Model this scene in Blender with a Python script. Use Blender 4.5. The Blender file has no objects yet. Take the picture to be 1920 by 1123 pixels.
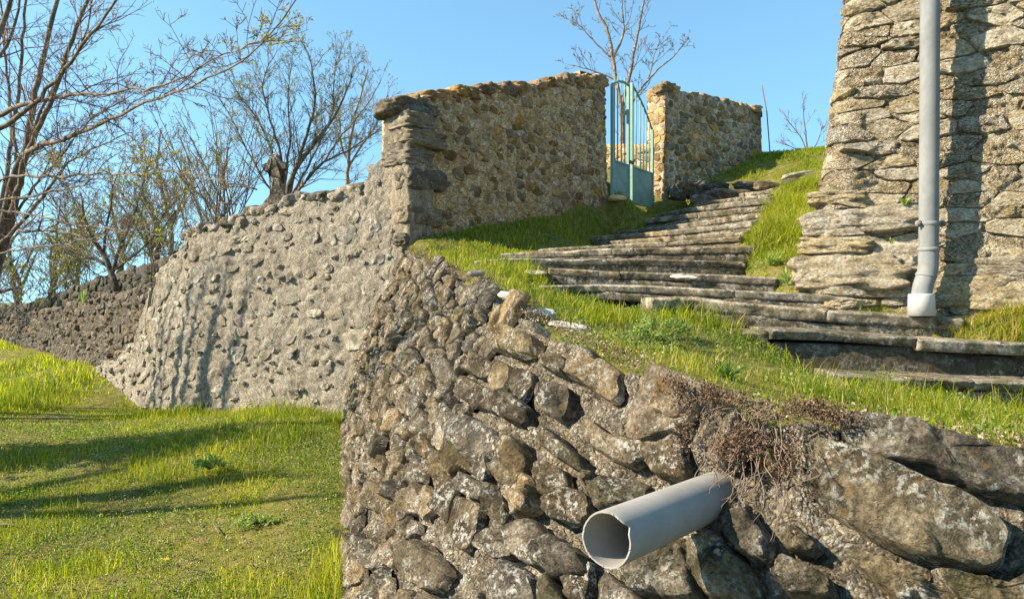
import bpy, math, random
import numpy as np
from mathutils import Vector
sc = bpy.context.scene
COL = sc.collection
F = 1371.0                       # focal length in photograph pixels
# ------------------------------------------------------------------ camera, sky, sun, exposure
cam_d = bpy.data.cameras.new('camera'); cam = bpy.data.objects.new('camera', cam_d); COL.objects.link(cam)
cam.location = (0, 0, 0); cam.rotation_euler = (math.radians(90), 0, 0)
cam_d.sensor_width = 36; cam_d.lens = 36 * F / 1920; cam_d.clip_start = 0.05; cam_d.clip_end = 3000
sc.camera = cam
SUN_EL = math.radians(34); SUN_AZ = math.atan2(-1., -.2)     # azimuth from +Y towards +X
w = bpy.data.worlds.new('World'); sc.world = w; w.use_nodes = True
wn = w.node_tree.nodes; wl_ = w.node_tree.links
bg = wn['Background']; sky = wn.new('ShaderNodeTexSky'); sky.sky_type = 'NISHITA'; sky.sun_disc = False
sky.sun_elevation = SUN_EL; sky.sun_rotation = SUN_AZ % (2 * math.pi)
sky.air_density = 1.0; sky.dust_density = 0.35; sky.ozone_density = 1.2; sky.altitude = 300
tcw = wn.new('ShaderNodeTexCoord'); vm = wn.new('ShaderNodeVectorMath'); vm.operation = 'MULTIPLY_ADD'
vm.inputs[1].default_value = (1, 1, .8); vm.inputs[2].default_value = (0, 0, .2)
wl_.new(tcw.outputs['Generated'], vm.inputs[0]); nm = wn.new('ShaderNodeVectorMath'); nm.operation = 'NORMALIZE'; wl_.new(vm.outputs[0], nm.inputs[0])
wl_.new(nm.outputs[0], sky.inputs[0]) if len(sky.inputs) else None
tn = wn.new('ShaderNodeMix'); tn.data_type = 'RGBA'; tn.blend_type = 'MULTIPLY'; tn.inputs[0].default_value = 1; tn.inputs[7].default_value = (.8, 1.05, .98, 1)
wl_.new(sky.outputs[0], tn.inputs[6]); wl_.new(tn.outputs[2], bg.inputs[0]); bg.inputs[1].default_value = 0.13
sd = bpy.data.lights.new('sun', 'SUN'); sd.energy = 5.; sd.angle = math.radians(.53); sd.color = (1, .86, .65)
sun = bpy.data.objects.new('sun', sd); COL.objects.link(sun)
to_sun = Vector((math.sin(SUN_AZ) * math.cos(SUN_EL), math.cos(SUN_AZ) * math.cos(SUN_EL), math.sin(SUN_EL)))
sun.rotation_euler = to_sun.to_track_quat('Z', 'Y').to_euler()
sc.view_settings.view_transform = 'Standard'; sc.view_settings.look = 'None'
sc.view_settings.exposure = 1.3; sc.view_settings.gamma = 1; sc.view_settings.use_curve_mapping = False

rng = np.random.default_rng(7)
# ------------------------------------------------------------------ helpers
def U(px, py, D):
    "a photograph pixel at depth D (metres) as a world point"
    return np.array([(px - 960) / F * D, D, (561.5 - py) / F * D])
def lin(h):
    c = [int(h[i:i + 2], 16) / 255 for i in (0, 2, 4)]
    return tuple((x / 12.92 if x <= .04045 else ((x + .055) / 1.055) ** 2.4) for x in c) + (1,)
def _hash(ix, iy, iz, s):
    h = (ix.astype(np.uint32) * np.uint32(374761393) + iy.astype(np.uint32) * np.uint32(668265263)
         + iz.astype(np.uint32) * np.uint32(2147483647) + np.uint32((s * 974711) & 0x7fffffff))
    h = (h ^ (h >> np.uint32(13))) * np.uint32(1274126177)
    h = (h ^ (h >> np.uint32(15))) * np.uint32(2246822519)
    return ((h ^ (h >> np.uint32(16))) & np.uint32(0xffff)).astype(np.float32) / 32767.5 - 1
def vnoise(P, s):
    P = np.asarray(P, np.float32)
    i = np.floor(P).astype(np.int64); f = P - i; f = f * f * (3 - 2 * f)
    x, y, z = i.T; fx, fy, fz = f.T
    r = 0
    for a in (0, 1):
        wx = fx if a else 1 - fx
        for b in (0, 1):
            wy = fy if b else 1 - fy
            for c in (0, 1):
                wz = fz if c else 1 - fz
                r = r + wx * wy * wz * _hash(x + a, y + b, z + c, s)
    return r
def fbm(P, scale, octv=4, s=0, gain=.5):
    P = np.asarray(P, np.float32) * np.float32(scale) if np.isscalar(scale) else np.asarray(P, np.float32) * np.asarray(scale, np.float32)
    r = 0; a = 1; t = 0
    for k in range(octv):
        r = r + a * vnoise(P + 17.3 * k, s + k * 7); t += a; a *= gain; P = P * 2.03
    return r / t
WL = {}
def npmesh(name, V, Q=None, T=None, smooth=True, sharp=0):
    me = bpy.data.meshes.new(name)
    V = np.ascontiguousarray(V, np.float32)
    loops = []; sizes = []
    if Q is not None and len(Q): Q = np.asarray(Q, np.int32); loops.append(Q.ravel()); sizes.append(np.full(len(Q), 4, np.int32))
    if T is not None and len(T): T = np.asarray(T, np.int32); loops.append(T.ravel()); sizes.append(np.full(len(T), 3, np.int32))
    L = np.concatenate(loops); S = np.concatenate(sizes)
    me.vertices.add(len(V)); me.vertices.foreach_set('co', V.ravel())
    me.loops.add(len(L)); me.loops.foreach_set('vertex_index', L)
    me.polygons.add(len(S)); me.polygons.foreach_set('loop_start', np.concatenate(([0], np.cumsum(S)[:-1])).astype(np.int32))
    me.polygons.foreach_set('loop_total', S)
    me.update(calc_edges=True)
    me.polygons.foreach_set('use_smooth', np.full(len(S), bool(smooth)))
    if smooth and sharp: me.set_sharp_from_angle(angle=math.radians(sharp))
    return me
def obj(name, V, Q=None, T=None, mat=None, parent=None, smooth=True, origin=None, tint=None, sharp=0):
    V = np.asarray(V, float)
    c = np.array(origin, float) if origin is not None else V.mean(0)
    me = npmesh(name, V - c, Q, T, smooth, sharp)
    if mat: me.materials.append(mat)
    if tint is not None:
        a = me.attributes.new('tint', 'FLOAT_COLOR', 'POINT')
        a.data.foreach_set('color', np.ascontiguousarray(tint, np.float32).ravel())
    o = bpy.data.objects.new(name, me); COL.objects.link(o)
    place(o, c, parent)
    return o
def place(o, c, parent=None):
    WL[o.name] = np.array(c, float)
    if parent:
        o.parent = parent; o.location = Vector(np.array(c, float) - WL[parent.name])
    else:
        o.location = Vector(c)
def empty(name, loc, label, cat, group=None, kind=None):
    o = bpy.data.objects.new(name, None); COL.objects.link(o); o.empty_display_size = .2
    place(o, loc); tag(o, label, cat, group, kind); return o
def tag(o, label=None, cat=None, group=None, kind=None):
    if label: o['label'] = label
    if cat: o['category'] = cat
    if group: o['group'] = group
    if kind: o['kind'] = kind
    return o
def grid_quads(nu, nv, off=0, wrap=False):
    i = np.arange(nu - 1 if not wrap else nu)[:, None]; j = np.arange(nv - 1)[None, :]
    a = (i % nu) * nv + j; b = ((i + 1) % nu) * nv + j
    return np.stack([a, b, b + 1, a + 1], -1).reshape(-1, 4) + off
class MB:
    "collects quads and triangles into one mesh"
    def __init__(s): s.V = []; s.Q = []; s.T = []; s.n = 0
    def add(s, V, Q=None, T=None):
        V = np.asarray(V, float)
        if Q is not None and len(Q): s.Q.append(np.asarray(Q) + s.n)
        if T is not None and len(T): s.T.append(np.asarray(T) + s.n)
        s.V.append(V); s.n += len(V)
    def tube(s, P, R, n=6, cap=True):
        P = np.asarray(P, float); R = np.broadcast_to(np.asarray(R, float), (len(P),))
        t = np.gradient(P, axis=0); t /= np.linalg.norm(t, axis=1)[:, None] + 1e-9
        ref = np.array([0, 0, 1.]) if abs(t[0, 2]) < .9 else np.array([1., 0, 0])
        a = np.cross(t, ref); a /= np.linalg.norm(a, axis=1)[:, None] + 1e-9
        b = np.cross(t, a)
        th = np.arange(n) * 2 * math.pi / n
        V = P[:, None] + R[:, None, None] * (np.cos(th)[None, :, None] * a[:, None] + np.sin(th)[None, :, None] * b[:, None])
        m = len(P)
        i = np.arange(m - 1)[:, None]; j = np.arange(n)[None]
        Q = np.stack([i * n + j, i * n + (j + 1) % n, (i + 1) * n + (j + 1) % n, (i + 1) * n + j], -1).reshape(-1, 4)
        V = V.reshape(-1, 3); T = []
        if cap:
            V = np.vstack([V, P[0], P[-1]]); c0, c1 = m * n, m * n + 1
            T = [(c0, (k + 1) % n, k) for k in range(n)] + [(c1, (m - 1) * n + k, (m - 1) * n + (k + 1) % n) for k in range(n)]
        s.add(V, Q, T)
    def lathe(s, C, axis, prof, n=32):
        "prof = list of (distance along axis, radius)"
        C = np.asarray(C, float); ax = np.asarray(axis, float); ax /= np.linalg.norm(ax)
        ref = np.array([0, 0, 1.]) if abs(ax[2]) < .9 else np.array([1., 0, 0])
        a = np.cross(ax, ref); a /= np.linalg.norm(a); b = np.cross(ax, a)
        th = np.arange(n) * 2 * math.pi / n
        V = np.array([C + ax * d + r * (math.cos(x) * a + math.sin(x) * b) for d, r in prof for x in th])
        m = len(prof); i = np.arange(m - 1)[:, None]; j = np.arange(n)[None]
        s.add(V, np.stack([i * n + j, i * n + (j + 1) % n, (i + 1) * n + (j + 1) % n, (i + 1) * n + j], -1).reshape(-1, 4))
    def box(s, c, ax, size):
        ax = np.asarray(ax, float); h = np.asarray(size, float) / 2
        V = [np.asarray(c, float) + sum(sg[k] * h[k] * ax[k] for k in range(3)) for sg in
             [(x, y, z) for x in (-1, 1) for y in (-1, 1) for z in (-1, 1)]]
        s.add(V, [(0, 1, 3, 2), (4, 6, 7, 5), (0, 4, 5, 1), (2, 3, 7, 6), (0, 2, 6, 4), (1, 5, 7, 3)])
    def obj(s, name, mat, parent=None, smooth=True, origin=None, tint=None):
        return obj(name, np.vstack(s.V), np.vstack(s.Q) if s.Q else None, np.vstack(s.T) if s.T else None, mat, parent, smooth, origin, tint)
def tps(pts, lam=1e-3):
    P = np.array(pts, float); X = P[:, :2]; n = len(P)
    def k(r2): return r2 * np.log(np.sqrt(r2) + 1e-6)
    d2 = ((X[:, None] - X[None]) ** 2).sum(-1)
    A = np.zeros((n + 3, n + 3)); A[:n, :n] = k(d2) + lam * np.eye(n); A[:n, n] = 1; A[:n, n + 1:] = X; A[n, :n] = 1; A[n + 1:, :n] = X.T
    wv = np.linalg.solve(A, np.concatenate([P[:, 2], np.zeros(3)]))
    def f(xy):
        xy = np.asarray(xy, float); out = np.empty(len(xy))
        for s in range(0, len(xy), 40000):
            q = xy[s:s + 40000]; d = ((q[:, None] - X[None]) ** 2).sum(-1)
            out[s:s + 40000] = k(d) @ wv[:n] + wv[n] + q @ wv[n + 1:]
        return out
    return f
def inpoly(xy, poly):
    xy = np.asarray(xy, float); x, y = xy.T; r = np.zeros(len(xy), bool); n = len(poly)
    for i in range(n):
        (x1, y1), (x2, y2) = poly[i][:2], poly[(i + 1) % n][:2]
        c = ((y1 > y) != (y2 > y)) & (x < (x2 - x1) * (y - y1) / ((y2 - y1) or 1e-9) + x1); r ^= c
    return r
def polydist(xy, line):
    xy = np.asarray(xy, float); best = np.full(len(xy), 1e9)
    for a, b in zip(line[:-1], line[1:]):
        a = np.array(a[:2], float); b = np.array(b[:2], float); d = b - a
        t = np.clip(((xy - a) @ d) / (d @ d + 1e-12), 0, 1)
        best = np.minimum(best, np.linalg.norm(xy - a - t[:, None] * d, axis=1))
    return best
# ------------------------------------------------------------------ materials
def M(name):
    m = bpy.data.materials.new(name); m.use_nodes = True; nt = m.node_tree
    p = nt.nodes['Principled BSDF']; p.inputs['Roughness'].default_value = .9; p.inputs['Specular IOR Level'].default_value = .25
    return m, nt, p
def N(nt, t, **kw):
    n = nt.nodes.new(t)
    for k, v in kw.items():
        if k in n.inputs: n.inputs[k].default_value = v
        else: setattr(n, k, v)
    return n
def ramp(nt, src, stops):
    r = nt.nodes.new('ShaderNodeValToRGB'); e = r.color_ramp.elements
    while len(e) < len(stops): e.new(.5)
    for x, (p, c) in zip(e, stops): x.position = p; x.color = c if not isinstance(c, (int, float)) else (c, c, c, 1)
    nt.links.new(src, r.inputs[0]); return r.outputs[0]
def mix(nt, f, a, b, mode='MIX'):
    m = nt.nodes.new('ShaderNodeMix'); m.data_type = 'RGBA'; m.blend_type = mode
    for sck, v in ((m.inputs[0], f), (m.inputs[6], a), (m.inputs[7], b)):
        if hasattr(v, 'is_output'): nt.links.new(v, sck)
        else: sck.default_value = v
    return m.outputs[2]
def mul(nt, a, b):
    m = nt.nodes.new('ShaderNodeMath'); m.operation = 'MULTIPLY'
    for sck, v in ((m.inputs[0], a), (m.inputs[1], b)):
        if hasattr(v, 'is_output'): nt.links.new(v, sck)
        else: sck.default_value = v
    return m.outputs[0]
def stone_mat(name, tones, lichen=.35, blotch=.4, orange=.15, moss=0., fine=1., bump=.5, grain=70, stretch=(1, 1, 1), warm=None, lic=(.62, .6, .55, 1), perobj=.35, gmix=.55, gravel=0., bsc=22):
    m, nt, p = M(name); L = nt.links.new
    tc = N(nt, 'ShaderNodeTexCoord'); oi = N(nt, 'ShaderNodeObjectInfo')
    mp = N(nt, 'ShaderNodeVectorMath', operation='MULTIPLY'); mp.inputs[1].default_value = stretch
    off = N(nt, 'ShaderNodeVectorMath', operation='ADD'); sh = N(nt, 'ShaderNodeVectorMath', operation='SCALE'); sh.inputs['Scale'].default_value = 40
    cx = N(nt, 'ShaderNodeCombineXYZ')
    for k in range(3): L(oi.outputs['Random'], cx.inputs[k])
    L(cx.outputs[0], sh.inputs[0]); L(tc.outputs['Object'], off.inputs[0]); L(sh.outputs[0], off.inputs[1]); L(off.outputs[0], mp.inputs[0])
    co = mp.outputs[0]
    def nz(scale, det=5, rough=.6, dist=0.):
        n = N(nt, 'ShaderNodeTexNoise'); n.inputs['Scale'].default_value = scale; n.inputs['Detail'].default_value = det
        n.inputs['Roughness'].default_value = rough; n.inputs['Distortion'].default_value = dist; L(co, n.inputs['Vector']); return n.outputs['Fac']
    a = nz(9, 6, .65, .4)
    c = ramp(nt, a, [(.28, tones[0]), (.5, tones[1]), (.72, tones[2])])
    # every stone its own tone
    hs = N(nt, 'ShaderNodeHueSaturation'); L(c, hs.inputs['Color'])
    mr = N(nt, 'ShaderNodeMapRange'); mr.inputs[3].default_value = 1 - perobj; mr.inputs[4].default_value = 1 + perobj; L(oi.outputs['Random'], mr.inputs[0]); L(mr.outputs[0], hs.inputs['Value'])
    wn_ = N(nt, 'ShaderNodeTexWhiteNoise', noise_dimensions='1D'); L(oi.outputs['Random'], wn_.inputs['W'])
    mr2 = N(nt, 'ShaderNodeMapRange'); mr2.inputs[3].default_value = .75; mr2.inputs[4].default_value = 1.3; L(wn_.outputs['Value'], mr2.inputs[0]); L(mr2.outputs[0], hs.inputs['Saturation'])
    c = hs.outputs[0]
    g = nz(grain, 4, .75)
    c = mix(nt, gmix, c, ramp(nt, g, [(.32, .12), (.5, .5), (.68, .92)]), 'OVERLAY')
    b = nz(5.5, 7, .72, .6)
    c = mix(nt, mul(nt, ramp(nt, b, [(.52, 0.), (.66, 1.)]), blotch), c, (tones[0][0] * .3, tones[0][1] * .3, tones[0][2] * .28, 1))
    if lichen:
        l1 = nz(7.3, 5, .6, .3); l2 = nz(46, 5, .7)
        f = mul(nt, ramp(nt, l1, [(.46, 0.), (.6, 1.)]), ramp(nt, l2, [(.5, 0.), (.58, 1.)]))
        c = mix(nt, mul(nt, f, lichen), c, lic)
    if orange:
        o1 = nz(11, 3, .5); o2 = nz(60, 3, .6)
        f = mul(nt, ramp(nt, o1, [(.6, 0.), (.68, 1.)]), ramp(nt, o2, [(.48, 0.), (.55, 1.)]))
        c = mix(nt, mul(nt, f, orange), c, (.33, .17, .03, 1))
    if moss:
        o1 = nz(4.2, 6, .7)
        c = mix(nt, mul(nt, ramp(nt, o1, [(.53, 0.), (.62, 1.)]), moss), c, (.045, .05, .015, 1))
    L(c, p.inputs['Base Color'])
    h1 = nz(bsc, 9, .74, .2)
    hsum = N(nt, 'ShaderNodeMath', operation='ADD'); L(h1, hsum.inputs[0]); L(mul(nt, g, .35), hsum.inputs[1])
    if gravel:
        wv = N(nt, 'ShaderNodeVectorMath', operation='ADD'); L(co, wv.inputs[0]); nv = N(nt, 'ShaderNodeTexNoise'); nv.inputs['Scale'].default_value = 30; L(co, nv.inputs['Vector'])
        sv = N(nt, 'ShaderNodeVectorMath', operation='SCALE'); sv.inputs['Scale'].default_value = .03; L(nv.outputs['Color'], sv.inputs[0]); L(sv.outputs[0], wv.inputs[1])
        vo = N(nt, 'ShaderNodeTexVoronoi'); vo.inputs['Scale'].default_value = gravel; L(wv.outputs[0], vo.inputs['Vector'])
        sc_ = N(nt, 'ShaderNodeSeparateColor'); L(vo.outputs['Color'], sc_.inputs[0])
        c = mix(nt, .75, c, ramp(nt, sc_.outputs[0], [(.0, .2), (.5, .5), (.8, .62), (1, .92)]), 'OVERLAY'); L(c, p.inputs['Base Color'])
        h2 = N(nt, 'ShaderNodeMath', operation='SUBTRACT'); L(hsum.outputs[0], h2.inputs[0]); L(mul(nt, vo.outputs['Distance'], .6), h2.inputs[1]); hsum = h2
    bm = N(nt, 'ShaderNodeBump'); bm.inputs['Strength'].default_value = bump; bm.inputs['Distance'].default_value = .03 * fine
    L(hsum.outputs[0], bm.inputs['Height']); L(bm.outputs[0], p.inputs['Normal'])
    return m
def plain(name, col, rough=.6, var=.15, scale=14, bump=0, metal=0, spec=.4, col2=None):
    m, nt, p = M(name); L = nt.links.new
    tc = N(nt, 'ShaderNodeTexCoord'); n = N(nt, 'ShaderNodeTexNoise'); n.inputs['Scale'].default_value = scale; n.inputs['Detail'].default_value = 6
    n.inputs['Roughness'].default_value = .65; L(tc.outputs['Object'], n.inputs['Vector'])
    c2 = col2 or tuple(x * (1 - var * 2) for x in col[:3]) + (1,)
    L(ramp(nt, n.outputs['Fac'], [(.35, c2), (.65, col)]), p.inputs['Base Color'])
    p.inputs['Roughness'].default_value = rough; p.inputs['Metallic'].default_value = metal; p.inputs['Specular IOR Level'].default_value = spec
    if bump:
        bm = N(nt, 'ShaderNodeBump'); bm.inputs['Strength'].default_value = bump; bm.inputs['Distance'].default_value = .02
        L(n.outputs['Fac'], bm.inputs['Height']); L(bm.outputs[0], p.inputs['Normal'])
    return m
def leaf_mat(name, stops, trans=.5, rough=.5):
    "thin leaves: the attribute tint.x picks the tone of each blade; light passes through"
    m, nt, p = M(name); L = nt.links.new
    at = N(nt, 'ShaderNodeAttribute', attribute_name='tint'); sp = N(nt, 'ShaderNodeSeparateColor'); L(at.outputs['Color'], sp.inputs[0])
    c = ramp(nt, sp.outputs[0], stops)
    L(c, p.inputs['Base Color']); p.inputs['Roughness'].default_value = rough; p.inputs['Specular IOR Level'].default_value = .3
    tr = N(nt, 'ShaderNodeBsdfTranslucent'); L(mix(nt, 1., c, (1.5, 1.55, .7, 1), 'MULTIPLY'), tr.inputs['Color'])
    ms = N(nt, 'ShaderNodeMixShader'); ms.inputs[0].default_value = trans; L(p.outputs[0], ms.inputs[1]); L(tr.outputs[0], ms.inputs[2])
    L(ms.outputs[0], nt.nodes['Material Output'].inputs[0]); return m
c4 = lambda r, g, b: (r, g, b, 1)
MAT = dict(
    rw_mortar=stone_mat('grey_lime_mortar', [c4(.085, .068, .044), c4(.22, .18, .125), c4(.44, .38, .285)], .6, .5, .06, .2, 1.6, 1., 80, perobj=0, gmix=.7, gravel=75),
    rw_stone=stone_mat('retaining_stone', [c4(.034, .026, .016), c4(.118, .092, .059), c4(.3, .245, .165)], .8, .8, .3, .4, 1.6, 1., 75, gmix=.85, bsc=13),
    rw_tan=stone_mat('tan_retaining_stone', [c4(.085, .06, .034), c4(.23, .17, .1), c4(.42, .34, .23)], .7, .6, .5, .2, 1.6, 1., 75, gmix=.85, bsc=13, perobj=.25),
    slab=stone_mat('lichened_slab', [c4(.045, .035, .021), c4(.14, .112, .07), c4(.32, .265, .175)], .9, .95, .35, .4, 1.8, 1., 55, gmix=.9, bsc=10, perobj=.12, lic=c4(.5, .5, .44)),
    plaster=stone_mat('grey_plaster', [c4(.185, .155, .115), c4(.275, .238, .185), c4(.385, .345, .275)], .2, .25, 0, 0, .9, .7, 120, perobj=0, gmix=.6, gravel=110),
    w1_stone=stone_mat('grey_rubble_stone', [c4(.09, .075, .054), c4(.23, .2, .155), c4(.46, .415, .34)], .45, .4, .04, 0, 1., .6, 70),
    terrace_stone=stone_mat('algae_and_shade_stone', [c4(.018, .018, .012), c4(.045, .043, .03), c4(.09, .085, .062)], .2, .5, .1, .4, 1., .6, 60),  # algae green, with the shade on the terrace wall darkened into the tones
    dry_stone=stone_mat('dark_dry_stone', [c4(.032, .026, .018), c4(.085, .068, .046), c4(.17, .14, .1)], .3, .5, .5, .1, 1., .6, 60),
    dark_core=stone_mat('dark_joint_earth', [c4(.03, .026, .02), c4(.06, .05, .04), c4(.1, .085, .065)], .1, .3, 0, .1, 1., .6, 60, perobj=0),
    w2_mortar=stone_mat('tan_mortar', [c4(.28, .195, .1), c4(.46, .34, .19), c4(.62, .49, .31)], .3, .35, .1, 0, 1.2, .8, 80, perobj=0, gmix=.7, gravel=45),
    w2_stone=stone_mat('brown_rubble_stone', [c4(.11, .074, .037), c4(.27, .18, .088), c4(.46, .325, .165)], .3, .45, .3, 0, 1., .7, 60, perobj=.5),
    dark_quoin=stone_mat('dark_corner_stone', [c4(.06, .052, .04), c4(.13, .11, .08), c4(.21, .18, .135)], .3, .5, .2, .1, 1., .6, 60),
    t_mortar=stone_mat('pale_tower_mortar', [c4(.17, .13, .08), c4(.42, .35, .245), c4(.66, .59, .46)], .8, .55, .12, 0, 1.8, 1., 50, stretch=(1, 1, 1.6), perobj=0, gmix=.8, gravel=95),
    t_stone=stone_mat('layered_tower_stone', [c4(.17, .13, .08), c4(.42, .345, .23), c4(.64, .56, .42)], .85, .5, .2, 0, 1.8, 1., 50, stretch=(1, 1, 1.6), gmix=.75, perobj=.25),
    step=stone_mat('mossy_step_stone', [c4(.055, .045, .03), c4(.19, .158, .11), c4(.42, .365, .28)], .5, 1., .06, .6, .8, .5, 70, stretch=(1, 1, 1)),
    riser2=stone_mat('mossy_riser_stone', [c4(.035, .028, .018), c4(.115, .095, .062), c4(.3, .255, .185)], .45, .9, .06, .6, 1., .6, 60, gmix=.8),
    riser=stone_mat('dark_mossy_riser', [c4(.045, .036, .022), c4(.12, .095, .06), c4(.27, .22, .15)], .25, .5, .1, .6, 1., .6, 50),
    chip=plain('white_broken_plaster', c4(.55, .5, .42), .8, .08, 20, .3),
    ochre=stone_mat('ochre_pebble', [c4(.3, .22, .11), c4(.43, .33, .19), c4(.5, .42, .28)], .1, .1, 0, 0, .5, .3, 60),
    pvc=stone_mat('weathered_grey_pvc', [c4(.24, .225, .205), c4(.29, .275, .252), c4(.33, .315, .29)], .05, .14, 0, 0, .1, .06, 160, stretch=(.4, .4, .4), lic=c4(.36, .355, .34), perobj=0, gmix=.05),
    pvc_white=plain('white_pvc', c4(.52, .5, .48), .5, .09, 9),
    zinc=stone_mat('weathered_grey_zinc', [c4(.16, .165, .165), c4(.2, .207, .207), c4(.24, .246, .245)], .1, .25, .05, 0, .2, .12, 60, stretch=(.6, .6, .3), lic=c4(.3, .31, .31), perobj=0, gmix=.12),
    rust=plain('rusty_iron', c4(.19, .11, .08), .8, .25, 30, .3),
    gate=plain('faded_turquoise_paint', c4(.27, .36, .29), .6, .1, 5, .05, col2=c4(.13, .25, .2)),
    gate_bar=plain('turquoise_bar_paint', c4(.2, .34, .28), .5, .12, 20, col2=c4(.13, .25, .22)),
    bark=stone_mat('grey_brown_bark', [c4(.06, .045, .032), c4(.16, .12, .088), c4(.28, .225, .175)], .3, .3, 0, 0, .4, .5, 60),
    bark_pale=stone_mat('pale_bark', [c4(.1, .08, .06), c4(.2, .165, .125), c4(.3, .26, .2)], .3, .2, 0, 0, .4, .4, 60),
    twig=plain('brown_twig', c4(.2, .135, .095), .8, .2, 20),
    twig_far=plain('olive_twig', c4(.19, .15, .09), .8, .2, 20),
    earth=stone_mat('bare_earth', [c4(.09, .065, .04), c4(.17, .13, .085), c4(.27, .22, .155)], .25, .3, 0, 0, 1., .8, 90, perobj=0),
    turf_soil=stone_mat('turf_soil', [c4(.06, .065, .015), c4(.14, .135, .035), c4(.26, .2, .1)], .1, .2, 0, 0, 1., .8, 90, perobj=0),
)
grass_stops = [(0, c4(.04, .085, .006)), (.3, c4(.12, .175, .008)), (.6, c4(.27, .31, .012)), (.86, c4(.42, .39, .03)), (1, c4(.52, .42, .19))]
MAT['grass'] = leaf_mat('grass_blade', grass_stops, .58)
MAT['leaf'] = leaf_mat('soft_green_leaf', [(0, c4(.06, .12, .02)), (.5, c4(.15, .23, .05)), (1, c4(.32, .38, .13))], .45)
MAT['bud'] = leaf_mat('spring_bud', [(0, c4(.2, .2, .03)), (.5, c4(.3, .28, .04)), (1, c4(.45, .36, .07))], .45)
MAT['greenbud'] = leaf_mat('green_bud', [(0, c4(.13, .18, .02)), (.5, c4(.2, .25, .03)), (1, c4(.32, .33, .06))], .5)
MAT['petal'] = leaf_mat('yellow_petal', [(0, c4(.7, .5, .01)), (1, c4(.85, .65, .03))], .3)
MAT['litter'] = leaf_mat('dry_litter', [(0, c4(.07, .04, .025)), (.4, c4(.19, .12, .065)), (.75, c4(.36, .29, .19)), (1, c4(.44, .39, .32))], .1, .8)
MAT['sedum'] = leaf_mat('red_brown_sedum', [(0, c4(.05, .03, .02)), (.4, c4(.12, .07, .045)), (.8, c4(.2, .145, .085)), (1, c4(.16, .075, .05))], .1, .7)
MAT['root'] = plain('dry_root', c4(.24, .17, .12), .9, .25, 30)
# ------------------------------------------------------------------ masonry tools
def densify(pts, step):
    pts = np.array(pts, float); out = []
    for a, b in zip(pts[:-1], pts[1:]):
        k = max(1, int(np.linalg.norm(b - a) / step)); out += [a + (b - a) * i / k for i in range(k)]
    out.append(pts[-1]); return np.array(out)
def smooth(p, k):
    for _ in range(k):
        q = p.copy(); q[1:-1] = (p[:-2] + 2 * p[1:-1] + p[2:]) / 4; p = q
    return p
class Plan:
    "an upright (slightly battered) wall face over a plan line; (u, d) = metres along, metres below z = 0"
    def __init__(s, pts, out, batter=0., zref=0., rnd=6, kfun=None):
        p = smooth(densify(pts, .05), rnd); s.p = p
        s.u = np.concatenate(([0], np.cumsum(np.linalg.norm(np.diff(p, axis=0), axis=1)))); s.len = s.u[-1]
        t = np.gradient(p, axis=0); n = np.stack([-t[:, 1], t[:, 0]], 1); n /= np.linalg.norm(n, axis=1)[:, None]
        if (n[len(n) // 4] @ np.array(out)) < 0: n = -n
        s.n = smooth(n, 3); s.n /= np.linalg.norm(s.n, axis=1)[:, None]; s.b = batter; s.zr = zref; s.kf = kfun
    def xy(s, u): return np.stack([np.interp(u, s.u, s.p[:, 0]), np.interp(u, s.u, s.p[:, 1])], -1)
    def nh(s, u):
        n = np.stack([np.interp(u, s.u, s.n[:, 0]), np.interp(u, s.u, s.n[:, 1]), np.zeros_like(u)], -1)
        return n / np.linalg.norm(n, axis=1)[:, None]
    def P(s, u, d):
        n = s.nh(u); k = s.b if s.kf is None else s.kf(n)
        xy = s.xy(u) + n[:, :2] * (k * (s.zr + d))[:, None]
        return np.stack([xy[:, 0], xy[:, 1], -d], -1)
    def u_at_px(s, px):
        q = 960 + F * s.p[:, 0] / s.p[:, 1]; lim = int(getattr(s, 'front', len(q))); q = q[:lim]; uu = s.u[:lim]
        return np.interp(px, q, uu) if q[-1] > q[0] else np.interp(px, q[::-1], uu[::-1])
    def prof(s, pts):
        "pixel outline -> u, d arrays (the depth is that of the wall at that u)"
        r = []
        for px, py in pts:
            u = float(s.u_at_px(px)); D = float(np.interp(u, s.u, s.p[:, 1])); r.append((u, (py - 561.5) / F * D))
        return np.array(sorted(r))
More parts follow.
